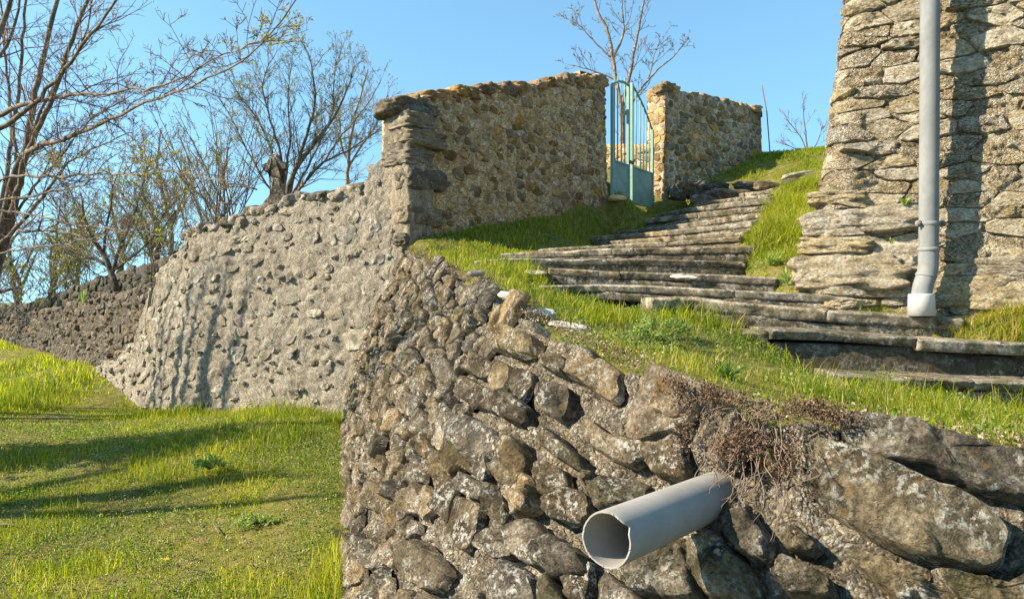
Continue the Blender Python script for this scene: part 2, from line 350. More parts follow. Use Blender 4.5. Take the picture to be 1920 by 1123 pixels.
class Ruled:
    "a battered, curving wall face between a top line and a foot line; (u, d) = metres along, metres below the top line"
    def __init__(s, rows):
        T = np.array([r[0] for r in rows], float); B = np.array([r[1] for r in rows], float)
        def cr(A):
            A = np.vstack([2 * A[0] - A[1], A, 2 * A[-1] - A[-2]]); out = []
            for i in range(1, len(A) - 2):
                for t in np.linspace(0, 1, 40, endpoint=False):
                    a, b, c, d = A[i - 1:i + 3]
                    out.append(.5 * (2 * b + (c - a) * t + (2 * a - 5 * b + 4 * c - d) * t * t + (3 * b - a - 3 * c + d) * t ** 3))
            out.append(A[-2]); return np.array(out)
        s.T = cr(T); s.B = cr(B); m = (s.T * .6 + s.B * .4)
        s.u = np.concatenate(([0], np.cumsum(np.linalg.norm(np.diff(m, axis=0), axis=1)))); s.len = s.u[-1]
        s.dep = np.linalg.norm(s.B - s.T, axis=1)
        t = np.gradient(m, axis=0); n = np.stack([t[:, 1], -t[:, 0], 0 * t[:, 0]], 1)
        if n[0, 0] > 0: n = -n
        s.n = n / np.linalg.norm(n, axis=1)[:, None]
    def ip(s, A, u): return np.stack([np.interp(u, s.u, A[:, k]) for k in range(3)], -1)
    def nh(s, u): n = s.ip(s.n, u); return n / np.linalg.norm(n, axis=1)[:, None]
    def depth(s, u): return np.interp(u, s.u, s.dep)
    def P(s, u, d):
        T = s.ip(s.T, u); B = s.ip(s.B, u); t = d / s.depth(u)
        return T + (B - T) * t[:, None] + s.nh(u) * (.09 * np.sin(np.clip(t, 0, 1) * math.pi))[:, None]
def normals(S, u, d, e=.02):
    a = S.P(u + e, d) - S.P(u - e, d); b = S.P(u, d + e) - S.P(u, d - e)
    n = np.cross(a, b); n /= np.linalg.norm(n, axis=1)[:, None] + 1e-12
    sg = np.sign((n * S.nh(u)).sum(1)); sg[sg == 0] = 1; return n * sg[:, None]
def to_ud(S, u0, u1, d0, d1, pxs):
    "find (u, d) of photograph pixels on a face"
    uu, dd = np.meshgrid(np.linspace(u0, u1, 700), np.linspace(d0, d1, 300), indexing='ij'); uu = uu.ravel(); dd = dd.ravel()
    P = S.P(uu, dd); ok = P[:, 1] > .3
    q = np.stack([960 + F * P[:, 0] / np.maximum(P[:, 1], .3), 561.5 - F * P[:, 2] / np.maximum(P[:, 1], .3)], -1); q[~ok] = 1e6
    r = []
    for p in pxs:
        i = ((q - np.array(p)) ** 2).sum(1).argmin(); r.append((uu[i], dd[i]))
    return np.array(r)
def core(name, S, us, dtop, dbot, nf, thick, mat, parent, amp=.02, sc_=6., seed=1, hf=None, aniso=(1, 1, 1), back=True, topdip=0.):
    "the mortar body: front, top and back of a wall as one uneven sheet"
    us = np.asarray(us, float); nu = len(us)
    t = np.linspace(1, 0, nf)
    dt = dtop(us); db = dbot(us)
    d = dt[:, None] + (db - dt)[:, None] * t[None]
    U_ = np.repeat(us, nf); Dv = d.ravel()
    P = S.P(U_, Dv); Nn = normals(S, U_, Dv)
    h = fbm(P, np.array(aniso) * sc_, 5, seed, .55) * amp + fbm(P, np.array(aniso) * sc_ * 7, 3, seed + 5, .6) * amp * .45
    if hf is not None: h = h + hf(U_, Dv, P)
    P = (P + Nn * h[:, None]).reshape(nu, nf, 3)
    rows = [P]
    if back:
        nh = S.nh(us); top = P[:, -1]
        for k in (.06, .2, .45, .7, 1.):
            q = top - nh * (thick * k); q = q + np.array([0, 0, 1.]) * (fbm(q, sc_, 4, seed + 9) * amp * 1.5 - topdip * k + .3 * amp)[:, None]
            rows.append(q[:, None])
        q = top - nh * thick; q = q.copy(); q[:, 2] = P[:, 0, 2]; rows.append(q[:, None])
    P = np.concatenate(rows, 1); nv = P.shape[1]
    T = None; V = P.reshape(-1, 3)
    if back:
        V = np.vstack([V, P[0].mean(0), P[-1].mean(0)]); n = nu * nv
        T = [(n, j, (j + 1) % nv) for j in range(nv)] + [(n + 1, (nu - 1) * nv + (j + 1) % nv, (nu - 1) * nv + j) for j in range(nv)]
    return obj(name, V, grid_quads(nu, nv), T, mat, parent)
def clip(poly, a, nrm):
    out = []; n = len(poly); dd = [(p - a) @ nrm for p in poly]
    for i in range(n):
        p, q, s, t = poly[i], poly[(i + 1) % n], dd[i], dd[(i + 1) % n]
        if s <= 0: out.append(p)
        if (s < 0) != (t < 0) and abs(s - t) > 1e-12: out.append(p + (q - p) * (s / (s - t)))
    return out
def cells(u0, u1, d0, d1, wm, hm, seed, keep=None, gap=.012, jit=.35, skew=0., wfun=None):
    "irregular coursed cells in (u, d)"
    r = random.Random(seed); pts = []
    d = d0 - hm; row = 0
    while d < d1 + hm:
        h = hm * r.uniform(.65, 1.4); u = u0 - wm * r.random() * 1.5
        while u < u1 + wm:
            k = wfun(u) if wfun else 1
            wv = wm * k * r.choice([.55, .75, .9, 1.05, 1.3, 1.7]); pts.append((u + wv / 2, d + h / 2 + hm * jit * r.uniform(-1, 1) + skew * (u - u0)))
            u += wv
        d += h
    pts = np.array(pts); sclv = np.array([wm, hm]); q = pts / sclv; out = []
    for i in range(len(pts)):
        if not (u0 < pts[i, 0] < u1 and d0 < pts[i, 1] < d1): continue
        if keep and not keep(pts[i, 0], pts[i, 1]): continue
        c = q[i]; nb = np.where((np.abs(q - c) < 3.2).all(1))[0]
        poly = [c + np.array(v) for v in ((-1.5, -1.3), (1.5, -1.3), (1.5, 1.3), (-1.5, 1.3))]
        for j in nb:
            if j != i: poly = clip(poly, (c + q[j]) / 2, q[j] - c)
        if len(poly) < 3: continue
        P = np.array(poly) * sclv; c = P.mean(0); v = P - c; L = np.linalg.norm(v, axis=1, keepdims=True)
        P = c + v * np.clip(1 - gap * r.uniform(.5, 2.2) / np.maximum(L, 1e-4), .3, 1)
        out.append(P)
    return out
def outline(poly, m, seed, rough=.05, cham=1):
    p = np.array(poly, float)
    k = .1
    for _ in range(cham):
        a = p; b = np.roll(p, -1, 0); p = np.stack([a * (1 - k) + b * k, a * k + b * (1 - k)], 1).reshape(-1, 2); k = .25
    q = np.vstack([p, p[:1]]); L = np.concatenate(([0], np.cumsum(np.linalg.norm(np.diff(q, axis=0), axis=1))))
    t = np.linspace(0, L[-1], m, endpoint=False); p = np.stack([np.interp(t, L, q[:, 0]), np.interp(t, L, q[:, 1])], -1)
    c = p.mean(0); rr = np.random.default_rng(seed); th = np.arange(m) / m * 2 * math.pi
    f = 1 + rough * sum(np.cos(th * k + rr.uniform(0, 6.28)) * rr.uniform(-1, 1) / k ** .5 for k in (2, 3, 5, 7)) + rr.normal(0, rough * .25, m)
    return c + (p - c) * f[:, None]
def stone_geo(S, poly, proud, m, seed, rings=(1.03, 1.0, .96, .87, .65, .32), round_=15., rough=.05, nz=.16, tilt=.25, bury=.03):
    "one stone of a face: an outline sunk in the mortar, rounded edges, an uneven tilted front"
    rr = np.random.default_rng(seed); o = outline(poly, m, seed, rough); c = o.mean(0); v = o - c
    size = np.sqrt(np.abs(np.cross(v, np.roll(v, -1, 0)).sum() / 2))
    ta, tb = rr.uniform(-tilt, tilt, 2) * proud / (size * .5 + 1e-6)
    K = rr.integers(3, 6); an = rr.uniform(0, 6.28, K); sl = rr.uniform(.1, 1., K) * tilt * 2 * proud / (size * .5 + 1e-6); of = rr.uniform(.8, 1.35, K) * proud; of[0] = proud; sl[0] *= .5
    top = lambda q: np.clip(np.min(of[None] + (q[:, :1] * np.cos(an) + q[:, 1:] * np.sin(an)) * sl[None], 1), .1 * proud, None)   # a broken front of a few flat facets
    uv = []; hh = []
    for k, f in enumerate(rings):
        q = v * f; uv.append(c + q)
        if k == 0: hh.append(-bury); continue
        if k == 1: hh.append(np.full(m, -.35 * min(proud, .03))); continue
        hh.append(top(q) * (1 - max(0, f) ** round_) ** .8)
    uv.append(c[None]); hh.append(top(np.zeros((1, 2))))
    uv = np.vstack(uv); h = np.concatenate([np.broadcast_to(x, (m,)) if np.ndim(x) == 0 else x for x in hh[:-1]] + [hh[-1]])
    P = S.P(uv[:, 0], uv[:, 1]); Nn = normals(S, uv[:, 0], uv[:, 1])
    g = np.ones(len(h)); g[:m] = .2
    if nz:
        h = h + g * (fbm(P + seed % 97, 3.2 / max(size, .03), 3, seed % 50, .6) * nz * proud * 1.6 + fbm(P + seed % 89, 11. / max(size, .03), 3, seed % 31, .65) * nz * proud * .9)
        P = P + (np.stack([fbm(P + k * 9, 6 / max(size, .03), 2, 3 + k) for k in range(3)], -1) * size * .035) * g[:, None]
    P = P + Nn * h[:, None]
    R = len(rings); Q = []
    for k in range(R - 1):
        for j in range(m): Q.append((k * m + j, k * m + (j + 1) % m, (k + 1) * m + (j + 1) % m, (k + 1) * m + j))
    T = [((R - 1) * m + j, (R - 1) * m + (j + 1) % m, R * m) for j in range(m)]
    a = P[1 * m] - c.mean() if False else None
    # face outwards
    V0 = P[(R - 1) * m]; V1 = P[(R - 1) * m + 1]; V2 = P[R * m]
    if np.cross(V1 - V0, V2 - V0) @ Nn[-1] < 0:
        Q = [q[::-1] for q in Q]; T = [t[::-1] for t in T]
    return P, Q, T
NEARR = (1.03, 1.0, .975, .93, .85, .72, .55, .36, .17)
def lay(S, polys, parent, mat, proud, m=16, rings=None, seed=0, name='stone', limit=295, nz=.16, round_=15., rough=.05, tilt=.5, mats=None):
    geo = []
    for i, p in enumerate(polys):
        pr = proud(i, p) if callable(proud) else proud
        V, Q, T = stone_geo(S, p, pr, m, seed + i, rings or (1.03, 1.0, .96, .87, .65, .32), round_, rough, nz, tilt)
        c = V.mean(0); a = np.ptp(V, axis=0); geo.append((-(a[0] + a[2]) / max(.4, c[1]), V, Q, T, i))
    geo.sort(key=lambda g: g[0]); r = random.Random(seed)
    rest = MB()
    for k, (_, V, Q, T, i) in enumerate(geo):
        if k < limit: obj(name, V, Q, T, r.choice(mats) if mats else mat, parent, sharp=26)
        else: rest.add(V, Q, T)
    if rest.n: tag(rest.obj('small_' + name, mat or mats[0], parent), kind='stuff')
def rock_geo(c, size, seed, n=7, pw=5., nz=.12, ax=None, fr=1.6, lay_=0.):
    "a rough block or boulder"
    g = np.linspace(-1, 1, n); V = []; Q = []
    idx = {}
    for f in range(6):
        a = f // 2; s = 1 if f % 2 else -1
        base = []
        for i in range(n):
            for j in range(n):
                p = [0, 0, 0]; p[a] = s; p[(a + 1) % 3] = g[i]; p[(a + 2) % 3] = g[j]
                k = tuple(np.round(p, 4))
                if k not in idx: idx[k] = len(V); V.append(p)
                base.append(idx[k])
        for i in range(n - 1):
            for j in range(n - 1):
                q = (base[i * n + j], base[(i + 1) * n + j], base[(i + 1) * n + j + 1], base[i * n + j + 1])
                Q.append(q if s > 0 else q[::-1])
    V = np.array(V, float); V = V / ((np.abs(V) ** pw).sum(1) ** (1 / pw))[:, None]
    d = fbm(V + seed * 3.7, fr, 4, seed % 60, .55) * nz + fbm(V + seed, (1, 1, fr * 4), 2, seed % 40) * lay_
    V = V * (1 + d)[:, None] * (np.asarray(size, float) / 2)
    ax = np.eye(3) if ax is None else np.asarray(ax, float)
    return V @ ax + np.asarray(c, float), Q
def rotz(a, tx=0., ty=0.):
    ca, sa = math.cos(a), math.sin(a); X = np.array([ca, sa, 0]); Y = np.array([-sa, ca, 0]); Z = np.array([0, 0, 1.])
    X = X + Z * tx; Y = Y + Z * ty; X /= np.linalg.norm(X); Y -= X * (X @ Y); Y /= np.linalg.norm(Y); return np.array([X, Y, np.cross(X, Y)])

# ------------------------------------------------------------------ lines of the steps
E = lambda *q: np.array([U(*p) for p in q])
STEPS = [
    ([(1575, 701, 4.4), (1721, 710, 4.38), (1990, 718, 4.35)], .13, .6),
    ([(1222, 558, 5.35), (1300, 557, 5.35), (1376, 566, 5.28), (1500, 577, 5.2), (1706, 589, 5.06), (1807, 596, 4.98)], .17, .7),
    ([(1010, 535, 5.9), (1117, 532, 5.85), (1211, 534, 5.75), (1372, 543, 5.6), (1500, 549, 5.45), (1602, 558, 5.3)], .12, .7),
    ([(1028, 502, 6.4), (1252, 511, 6.25), (1342, 513, 6.2), (1457, 519, 6.05)], .13, .75),
    ([(889, 489, 6.95), (941, 484, 6.9), (1155, 485, 6.8), (1399, 489, 6.65)], .125, .8),
    ([(939, 474, 8.0), (1080, 468, 7.7), (1267, 462, 7.4), (1417, 459, 7.2)], .155, .8),
    ([(1010, 466, 9.0), (1170, 457, 8.5), (1387, 444, 7.7)], .12, .8),
    ([(1136, 453, 9.6), (1177, 449, 9.4), (1395, 431, 8.15)], .13, .8),
    ([(1106, 444, 10.9), (1267, 429, 9.66), (1410, 414, 8.67)], .155, .8),
    ([(1155, 434, 11.8), (1290, 417, 10.4), (1432, 395, 9.07)], .17, .8),
    ([(1207, 410, 11.5), (1324, 397, 10.6), (1466, 380, 9.6)], .17, .8),
    ([(1225, 404, 12.4), (1292, 389, 11.4), (1446, 370, 10.26)], .16, .8),
    ([(1300, 380, 11.97), (1440, 362, 10.9)], .15, .7),
    ([(1330, 372, 12.7), (1450, 352, 11.5)], .17, .7),
    ([(1400, 357, 12.9), (1470, 340, 11.9)], .17, .7)]
# ------------------------------------------------------------------ terrain
RWT = [(-1.32, 8.9, .63), (-.5, 6.3, .21), (-.08, 4.6, .0), (.1, 3.5, -.1), (.6, 2.44, -.31), (.9, 1.98, -.335), (1.32, 1.8, -.375), (2.7, 1.6, -.5)]
RWB = [(-1.98, 8.45, -1.5), (-1.4, 6.0, -1.66), (-1.0, 4.3, -1.8), (-.62, 3.0, -1.95), (-.02, 1.7, -2.05), (.52, 1.22, -2.1), (1.25, 1.15, -2.1), (2.7, .95, -2.1)]
RW = Ruled(list(zip(RWT, RWB)))
xy = lambda px, D: ((px - 960) / F * D, D)
W1P = [xy(762, 9.0), xy(350, 10.1), xy(272, 10.8), xy(170, 12.6), xy(0, 17.), xy(-200, 22.)]
W2P = [xy(765, 9.0), xy(1150, 12.05)]
W3P0 = np.array(xy(1247, 13.3)); W3P1 = np.array(xy(1442, 14.9))
# upper bank
bank_pts = [tuple(p) for p in RW.T[::20]] + [tuple(U(*q)) for q in [
    (775, 450, 9.05), (900, 425, 9.95), (1000, 405, 10.75), (1100, 384, 11.6), (1150, 378, 12.0), (1185, 384, 12.6), (1223, 388, 13.3),
    (1240, 392, 13.2), (1290, 352, 13.6), (1350, 330, 14.1), (1440, 288, 14.8), (1480, 284, 15.6), (1525, 281, 16.2), (1300, 395, 11.5), (1395, 385, 10.6), (1500, 325, 11.8),
    (1000, 472, 8.2), (960, 482, 7.4), (900, 500, 6.8), (980, 520, 6.2), (1010, 547, 5.6), (1230, 600, 5.0), (1180, 640, 4.3), (1340, 640, 4.5), (1470, 690, 4.0),
    (1560, 720, 3.8), (1700, 735, 4.0), (1900, 790, 3.2), (1500, 740, 3.2), (1700, 800, 2.6), (1100, 585, 5.2), (860, 490, 7.6),
    (1430, 455, 7.4), (1440, 500, 6.5), (1480, 470, 6.8), (1500, 420, 8.0), (1450, 400, 8.9), (1470, 350, 11.0), (1560, 565, 5.6), (1740, 600, 5.2), (1850, 604, 4.9), (1915, 612, 4.75)]]
bank_pts += [(3.4, 5.1, -.12), (3, 8, .9), (5, 8, .8), (6, 5, 0.), (6, 12, 2.2), (8, 16, 3.3), (5.5, 20, 3.5), (2, 20, 3.2), (-1, 13, 1.6), (-1.5, 10.5, .75), (-4, 10.5, .55), (-5, 11.2, .1),
              (-7, 13, -.05), (-11.3, 16.5, -.45), (-18, 22, -.9), (-8, 18, .4), (-4, 16, 1.0), (0, 17, 2.6), (8, 30, 3.2), (-10, 30, .3), (0, 30, 2.6), (14, 22, 3), (14, 8, .5), (8, 2, -.6), (5, 3, -.5)]
for ln, h, dep in STEPS:
    for q in (ln[0], ln[len(ln) // 2], ln[-1]): bank_pts.append(tuple(U(*q) + np.array([0, .03, -.09])))
RWL = [tuple(p[:2]) for p in RW.T[::8]]
_bz = tps(bank_pts, 6e-3)
stair_poly = [tuple(U(1440, 620, 4.85)[:2]), tuple(U(1580, 700, 4.42)[:2]), tuple(U(1990, 718, 4.3)[:2]), tuple(U(1990, 640, 4.75)[:2])] + [tuple(U(*l[-1])[:2]) for l, _, _ in STEPS[1:]] + [tuple(U(*l[0])[:2]) for l, _, _ in STEPS[:0:-1]]
def bank_z(q):
    q = np.asarray(q, float); z = _bz(q); near = (q[:, 0] > -1.5) & (q[:, 0] < 5.5) & (q[:, 1] > 3.5) & (q[:, 1] < 14)
    i = np.where(near)[0]; k = inpoly(q[i], stair_poly); i = i[k]
    z[i] -= .34 * np.clip(polydist(q[i], stair_poly + stair_poly[:1]) / .12, 0, 1)
    e = polydist(q, RWL); z -= .1 * np.exp(-(e / .14) ** 2); return z
lawn_pts = [tuple(U(*q)) for q in [(640, 790, 8.45), (560, 782, 8.9), (450, 777, 9.4), (350, 775, 9.9), (272, 762, 10.6), (230, 728, 11.3), (172, 690, 12.3), (80, 662, 14.4), (0, 645, 16.6), (-200, 640, 21.5),
    (640, 900, 6.3), (620, 1123, 4.3), (300, 1123, 4.4), (0, 1123, 4.5), (300, 900, 6.6), (0, 800, 8.8), (0, 710, 12.5), (100, 690, 12.6), (500, 800, 8.0), (590, 830, 7.4), (450, 950, 5.9), (0, 940, 6.3)]]
lawn_pts += [(-.9, 4.0, -1.82), (-.5, 2.8, -1.95), (0, 1.6, -2.05), (1, .7, -2.1), (0, 0, -1.95), (-3, 0, -1.9), (-8, 5, -1.65), (-12, 9, -1.35), (-14, 14, -1.1), (-10, 0, -1.8), (2, -4, -2.1), (-6, -5, -2.0), (-20, 5, -1.7), (-24, 20, -1.1)]
lawn_z = tps(lawn_pts, 4e-3)
def sheet(name, xs, ys, zf, mask, mat, amp, fr, seed):
    X, Y = np.meshgrid(xs, ys, indexing='ij'); q = np.stack([X.ravel(), Y.ravel()], 1); z = zf(q)
    P = np.column_stack([q, z]); P[:, 2] += fbm(P * (1, 1, 0), fr, 5, seed) * amp + fbm(P * (1, 1, 0), fr * 9, 3, seed + 3) * amp * .3
    Q = grid_quads(len(xs), len(ys))
    if mask is not None:
        ok = mask(q); Q = Q[ok[Q].all(1)]
        used = np.unique(Q); re = -np.ones(len(P), int); re[used] = np.arange(len(used)); P = P[used]; Q = re[Q]
    return tag(obj(name, P, Q, None, mat), kind='structure')
lx = np.concatenate([np.arange(-30, -7, .5), np.arange(-7, 1.2, .06), np.arange(1.2, 4, .3)])
ly = np.concatenate([np.arange(-8, 2.4, .4), np.arange(2.4, 11.5, .06), np.arange(11.5, 26, .3)])
sheet('lawn_ground', lx, ly, lawn_z, None, MAT['turf_soil'], .035, 2.2, 4)
rw_in = [tuple(RW.T[i, :2] - RW.n[i, :2] * .02) for i in range(0, len(RW.T), 6)]
bank_poly = rw_in + [(2.5, 1.5), (16, 1.5), (16, 60), (-40, 60), (-40, 24)] + [(x - .0, y + .2) for x, y in W1P[::-1]]
bx_ = np.concatenate([np.arange(-40, -3, .6), np.arange(-3, 5, .06), np.arange(5, 16, .5)])
by_ = np.concatenate([np.arange(1.4, 15, .06), np.arange(15, 22, .25), np.arange(22, 60, 2)])
sheet('bank_ground', bx_, by_, bank_z, lambda q: inpoly(q, bank_poly), MAT['turf_soil'], .03, 2.5, 8)
g = 900.
tag(obj('far_ground', [(-g, -g, -4), (g, -g, -4), (g, g, -4), (-g, g, -4)], [(0, 1, 2, 3)], None, MAT['turf_soil'], smooth=False), kind='structure')

# ------------------------------------------------------------------ the steps
stairs = empty('stone_stairs', E((1400, 600, 5.2))[0], 'weathered stone stairs with mossy risers winding up the bank beside the tower', 'stairs', kind='thing')
def slab(name, line, h, dep, mat, seed, chips=(), lip=.018, parent=stairs):
    L = densify(np.array(line), .03); L = smooth(L, 1)
    L[:, 2] += fbm(L + seed, 1.1, 2, seed) * .006
    t = np.gradient(L, axis=0); bk = np.stack([-t[:, 1], t[:, 0], 0 * t[:, 0]], 1); bk /= np.linalg.norm(bk, axis=1)[:, None]
    if bk[0, 1] < 0: bk = -bk
    prof = [(.06, -h), (.02, -h * .97), (.012, -h * .75), (.004, -h * .5), (0, -h * .3), (-lip * .3, -h * .16), (.002, -.012), (.014, -.002), (.05, .0), (.1, .0), (dep * .5, .0), (dep, 0), (dep, -h)]
    V = np.stack([L + bk * a + np.array([0, 0, b]) for a, b in prof], 1)
    n, k = V.shape[:2]; V = V.reshape(-1, 3)
    d = fbm(V, 5, 5, seed, .6) * .014 + fbm(V, 30, 3, seed + 2, .6) * .01
    big = fbm(V * (1, 1, .3), 2.3, 3, seed + 4); chip = np.clip(big - .15, 0, 1) * .2
    pj = np.tile(np.arange(k), n); edge = np.exp(-((pj - 6.5) / 1.6) ** 2); front = (pj < 9)
    B = np.repeat(bk, k, 0)
    V = V - B * (d * front)[:, None] + B * (chip * edge)[:, None]; V[:, 2] += d * (~front) * .5 - chip * edge * .5
    Q = grid_quads(n, k)
    V = np.vstack([V, L[0] + bk[0] * dep / 2 - (0, 0, h / 2), L[-1] + bk[-1] * dep / 2 - (0, 0, h / 2)]); c0 = n * k; c1 = c0 + 1
    T = [(c0, (j + 1) % k, j) for j in range(k)] + [(c1, (n - 1) * k + j, (n - 1) * k + (j + 1) % k) for j in range(k)]
    o = obj(name, V, Q[:, ::-1], T, mat, parent)
    return o
for i, (ln, h, dep) in enumerate(STEPS):
    q = densify(E(*ln), .02); r = random.Random(i + 4); n = len(q); k = 2 if i % 3 else 3
    cuts = [0] + sorted(int(n * (a + r.uniform(-.09, .09))) for a in ([.36, .68] if k == 3 else [r.uniform(.35, .65)])) + [n - 1]
    bq = np.array([q[-1, 1] - q[0, 1], -(q[-1, 0] - q[0, 0]), 0]); bq /= np.linalg.norm(bq)
    for c, (a, b) in enumerate(zip(cuts[:-1], cuts[1:])):
        seg = q[a:b + 1].copy(); seg[:, 2] += np.linspace(r.uniform(-.006, .005), r.uniform(-.006, .005), len(seg)); seg += bq * r.uniform(-.007, .007)
        slab('step_slab', seg, max(.055, h * r.uniform(.46, .56)), dep, MAT['step'], 11 + i * 3 + c * 50)
    # joints: the slab rests on a mossy riser set a little back
    L = E(*ln); bk = np.array([L[-1, 1] - L[0, 1], -(L[-1, 0] - L[0, 0]), 0]); bk /= np.linalg.norm(bk)
    if bk[1] < 0: bk = -bk
    slab('riser', L + bk * .028 - (0, 0, h * .42), h * .75, dep * .8, MAT['riser2'], 70 + i, lip=.004)
# the lowest landing has three slabs over a deep mossy riser
slab('step_slab', E((1335, 620, 4.86), (1441, 621, 4.82)), .09, .6, MAT['step'], 91)
slab('step_slab', E((1446, 616, 4.78), (1560, 620, 4.76), (1719, 632, 4.72)), .07, .6, MAT['step'], 92)
slab('step_slab', E((1723, 634, 4.70), (1990, 646, 4.64)), .085, .6, MAT['step'], 93)
L = E((1400, 640, 4.85), (1700, 650, 4.78), (1990, 662, 4.71)); slab('riser', L, .3, .6, MAT['riser'], 95)

# ------------------------------------------------------------------ retaining wall in front
rw = empty('retaining_wall', (-.6, 4.5, -1.8), 'battered rubble retaining wall in front of the stairs with a plastic pipe sticking out', 'stone wall', kind='thing')
us = np.concatenate([np.linspace(0, 3.2, 150), np.linspace(3.22, 8.6, 330), np.linspace(8.62, RW.len, 40)]); us = us[us <= RW.len]
def rw_h(u, d, P):
    return (np.abs(fbm(P, 14, 4, 31, .6)) * .05 + np.abs(fbm(P, 3.2, 3, 36)) * .05 - .05) * np.clip((d - .0) / .1 + .3, .3, 1)
def joints(us_, ds_, polys, depth=.035, sg=.016):
    "recessed joints: the mortar sinks along the outline of every stone"
    h = np.zeros(len(us_)); q = np.stack([us_, ds_], 1)
    for p in polys:
        lo = p.min(0) - .05; hi = p.max(0) + .05; i = np.where((us_ > lo[0]) & (us_ < hi[0]) & (ds_ > lo[1]) & (ds_ < hi[1]))[0]
        if len(i): h[i] = np.maximum(h[i], np.exp(-(polydist(q[i], list(p) + [p[0]]) / sg) ** 2))
    return -depth * h
def pxpoly(z, ox, oy, s): return [(ox + a / s, oy + b / s) for a, b in z]
X3 = [  # stones that stand out in the photograph: outlines (zoom 3: 620 + x / 1.644, 440 + y / 1.644)
    [(352, 600), (380, 562), (440, 565), (500, 605), (508, 640), (480, 680), (440, 690), (390, 650)],
    [(500, 640), (540, 612), (600, 640), (605, 690), (575, 770), (540, 788), (498, 720)],
    [(728, 380), (770, 362), (860, 395), (890, 420), (885, 505), (850, 510), (790, 470), (722, 430)],
    [(955, 440), (985, 432), (1060, 455), (1116, 480), (1112, 540), (1060, 570), (958, 530)],
    [(762, 570), (800, 560), (860, 620), (975, 640), (965, 700), (930, 710), (850, 680), (785, 640)],
    [(645, 800), (700, 780), (790, 800), (800, 850), (770, 890), (700, 885), (655, 850)],
    [(490, 320), (530, 290), (600, 300), (645, 330), (640, 370), (580, 375), (500, 350)],
    [(628, 470), (650, 440), (735, 470), (740, 530), (700, 570), (660, 550), (622, 510)],
    [(640, 385), (690, 360), (722, 385), (715, 430), (650, 410)],
    [(110, 780), (160, 765), (175, 830), (150, 860), (105, 830)],
    [(200, 240), (235, 220), (250, 265), (225, 290), (200, 280)],
    [(275, 130), (310, 140), (330, 200), (318, 240), (280, 200)],
    [(200, 350), (240, 330), (275, 380), (230, 430), (205, 400)],
    [(430, 390), (480, 380), (505, 420), (480, 445), (420, 425)],
    [(380, 460), (430, 440), (510, 490), (500, 545), (440, 530), (385, 490)],
    [(515, 510), (570, 490), (615, 540), (600, 590), (530, 570)],
    [(615, 590), (680, 600), (780, 690), (780, 735), (700, 690), (610, 620)],
    [(800, 760), (840, 740), (838, 770), (810, 815), (790, 805)],
    [(820, 790), (900, 745), (980, 770), (985, 830), (890, 850), (820, 850)],
    [(450, 1040), (520, 1020), (580, 1060), (570, 1123), (460, 1123)],
    [(90, 960), (150, 930), (170, 1000), (130, 1040), (95, 1000)],
    [(310, 690), (360, 670), (380, 730), (350, 770), (305, 740)],
    [(340, 380), (380, 390), (385, 440), (350, 460), (320, 430)],
    [(350, 510), (380, 490), (385, 600), (345, 610)], [(265, 560), (300, 540), (310, 600), (275, 630), (255, 600)],
    [(640, 960), (700, 930), (790, 990), (800, 1050), (700, 1060), (640, 1020)], [(220, 960), (290, 940), (370, 1040), (330, 1110), (230, 1060)],
    [(480, 900), (560, 930), (570, 990), (500, 1000), (440, 950)], [(930, 1060), (1010, 960), (1110, 930), (1118, 1100), (950, 1123)],
]
X4 = [  # zoom 4: 1240 + x / 1.994, 560 + y / 1.994
    [(662, 455), (690, 425), (760, 418), (900, 455), (1100, 505), (1250, 540), (1400, 560), (1400, 780), (1200, 725), (1000, 645), (840, 605), (740, 575), (670, 500)],
    [(540, 610), (565, 540), (600, 525), (690, 550), (760, 590), (900, 640), (1080, 715), (1230, 790), (1310, 880), (1290, 990), (1200, 1030), (1000, 985), (850, 930), (720, 850), (600, 770), (545, 690)],
    [(690, 950), (760, 935), (900, 1000), (1000, 1060), (1110, 1115), (1060, 1150), (900, 1140), (770, 1030)],
    [(1010, 1000), (1200, 1050), (1380, 1080), (1380, 1150), (1180, 1150), (1060, 1080)],
    [(165, 545), (220, 480), (290, 415), (310, 480), (295, 620), (240, 640), (180, 600)],
    [(370, 590), (400, 540), (440, 570), (440, 640), (390, 660)],
    [(90, 900), (200, 860), (260, 930), (330, 1010), (380, 1123), (180, 1123), (110, 1000)],
    [(470, 960), (560, 1000), (640, 1050), (660, 1123), (480, 1123), (430, 1040)],
    [(220, 790), (330, 790), (420, 900), (400, 980), (320, 960), (250, 880)],
    [(0, 930), (70, 910), (100, 1010), (140, 1123), (0, 1123)],
    [(440, 860), (520, 850), (600, 930), (560, 960), (470, 930)],
]
pp = [pxpoly(z, 620, 440, 1.644) for z in X3]; pq = [pxpoly(z, 1240, 560, 1.994) for z in X4]
flat = [q for p in pp + pq for q in p]
ud = to_ud(RW, 0, RW.len, -.05, 2.3, flat); k = 0; exp_ = []
for p in pp + pq: exp_.append(ud[k:k + len(p)]); k += len(p)
def poly_scale(p, f): c = p.mean(0); return c + (p - c) * f
def blocked(u, d): return any(inpoly([(u, d)], poly_scale(p, 1.22))[0] for p in exp_)
lay(RW, [exp_[2], exp_[3], exp_[len(pp) + 4], exp_[len(pp) + 5]], rw, None, .06, 40, NEARR, 560, mats=[MAT['rw_tan']], nz=.3, round_=24., tilt=.7)
lay(RW, [p for i, p in enumerate(exp_[:len(pp)]) if i not in (2, 3)], rw, None, lambda i, p: .065, 40, NEARR, 500, mats=[MAT['rw_stone']], nz=.3, round_=24., tilt=.7)
lay(RW, [p for i, p in enumerate(exp_[len(pp):]) if i not in (4, 5)], rw, None, lambda i, p: .065 if i < 2 else .05, 64, NEARR, 600, mats=[MAT['slab']], nz=.22, round_=22., rough=.02, tilt=.35)
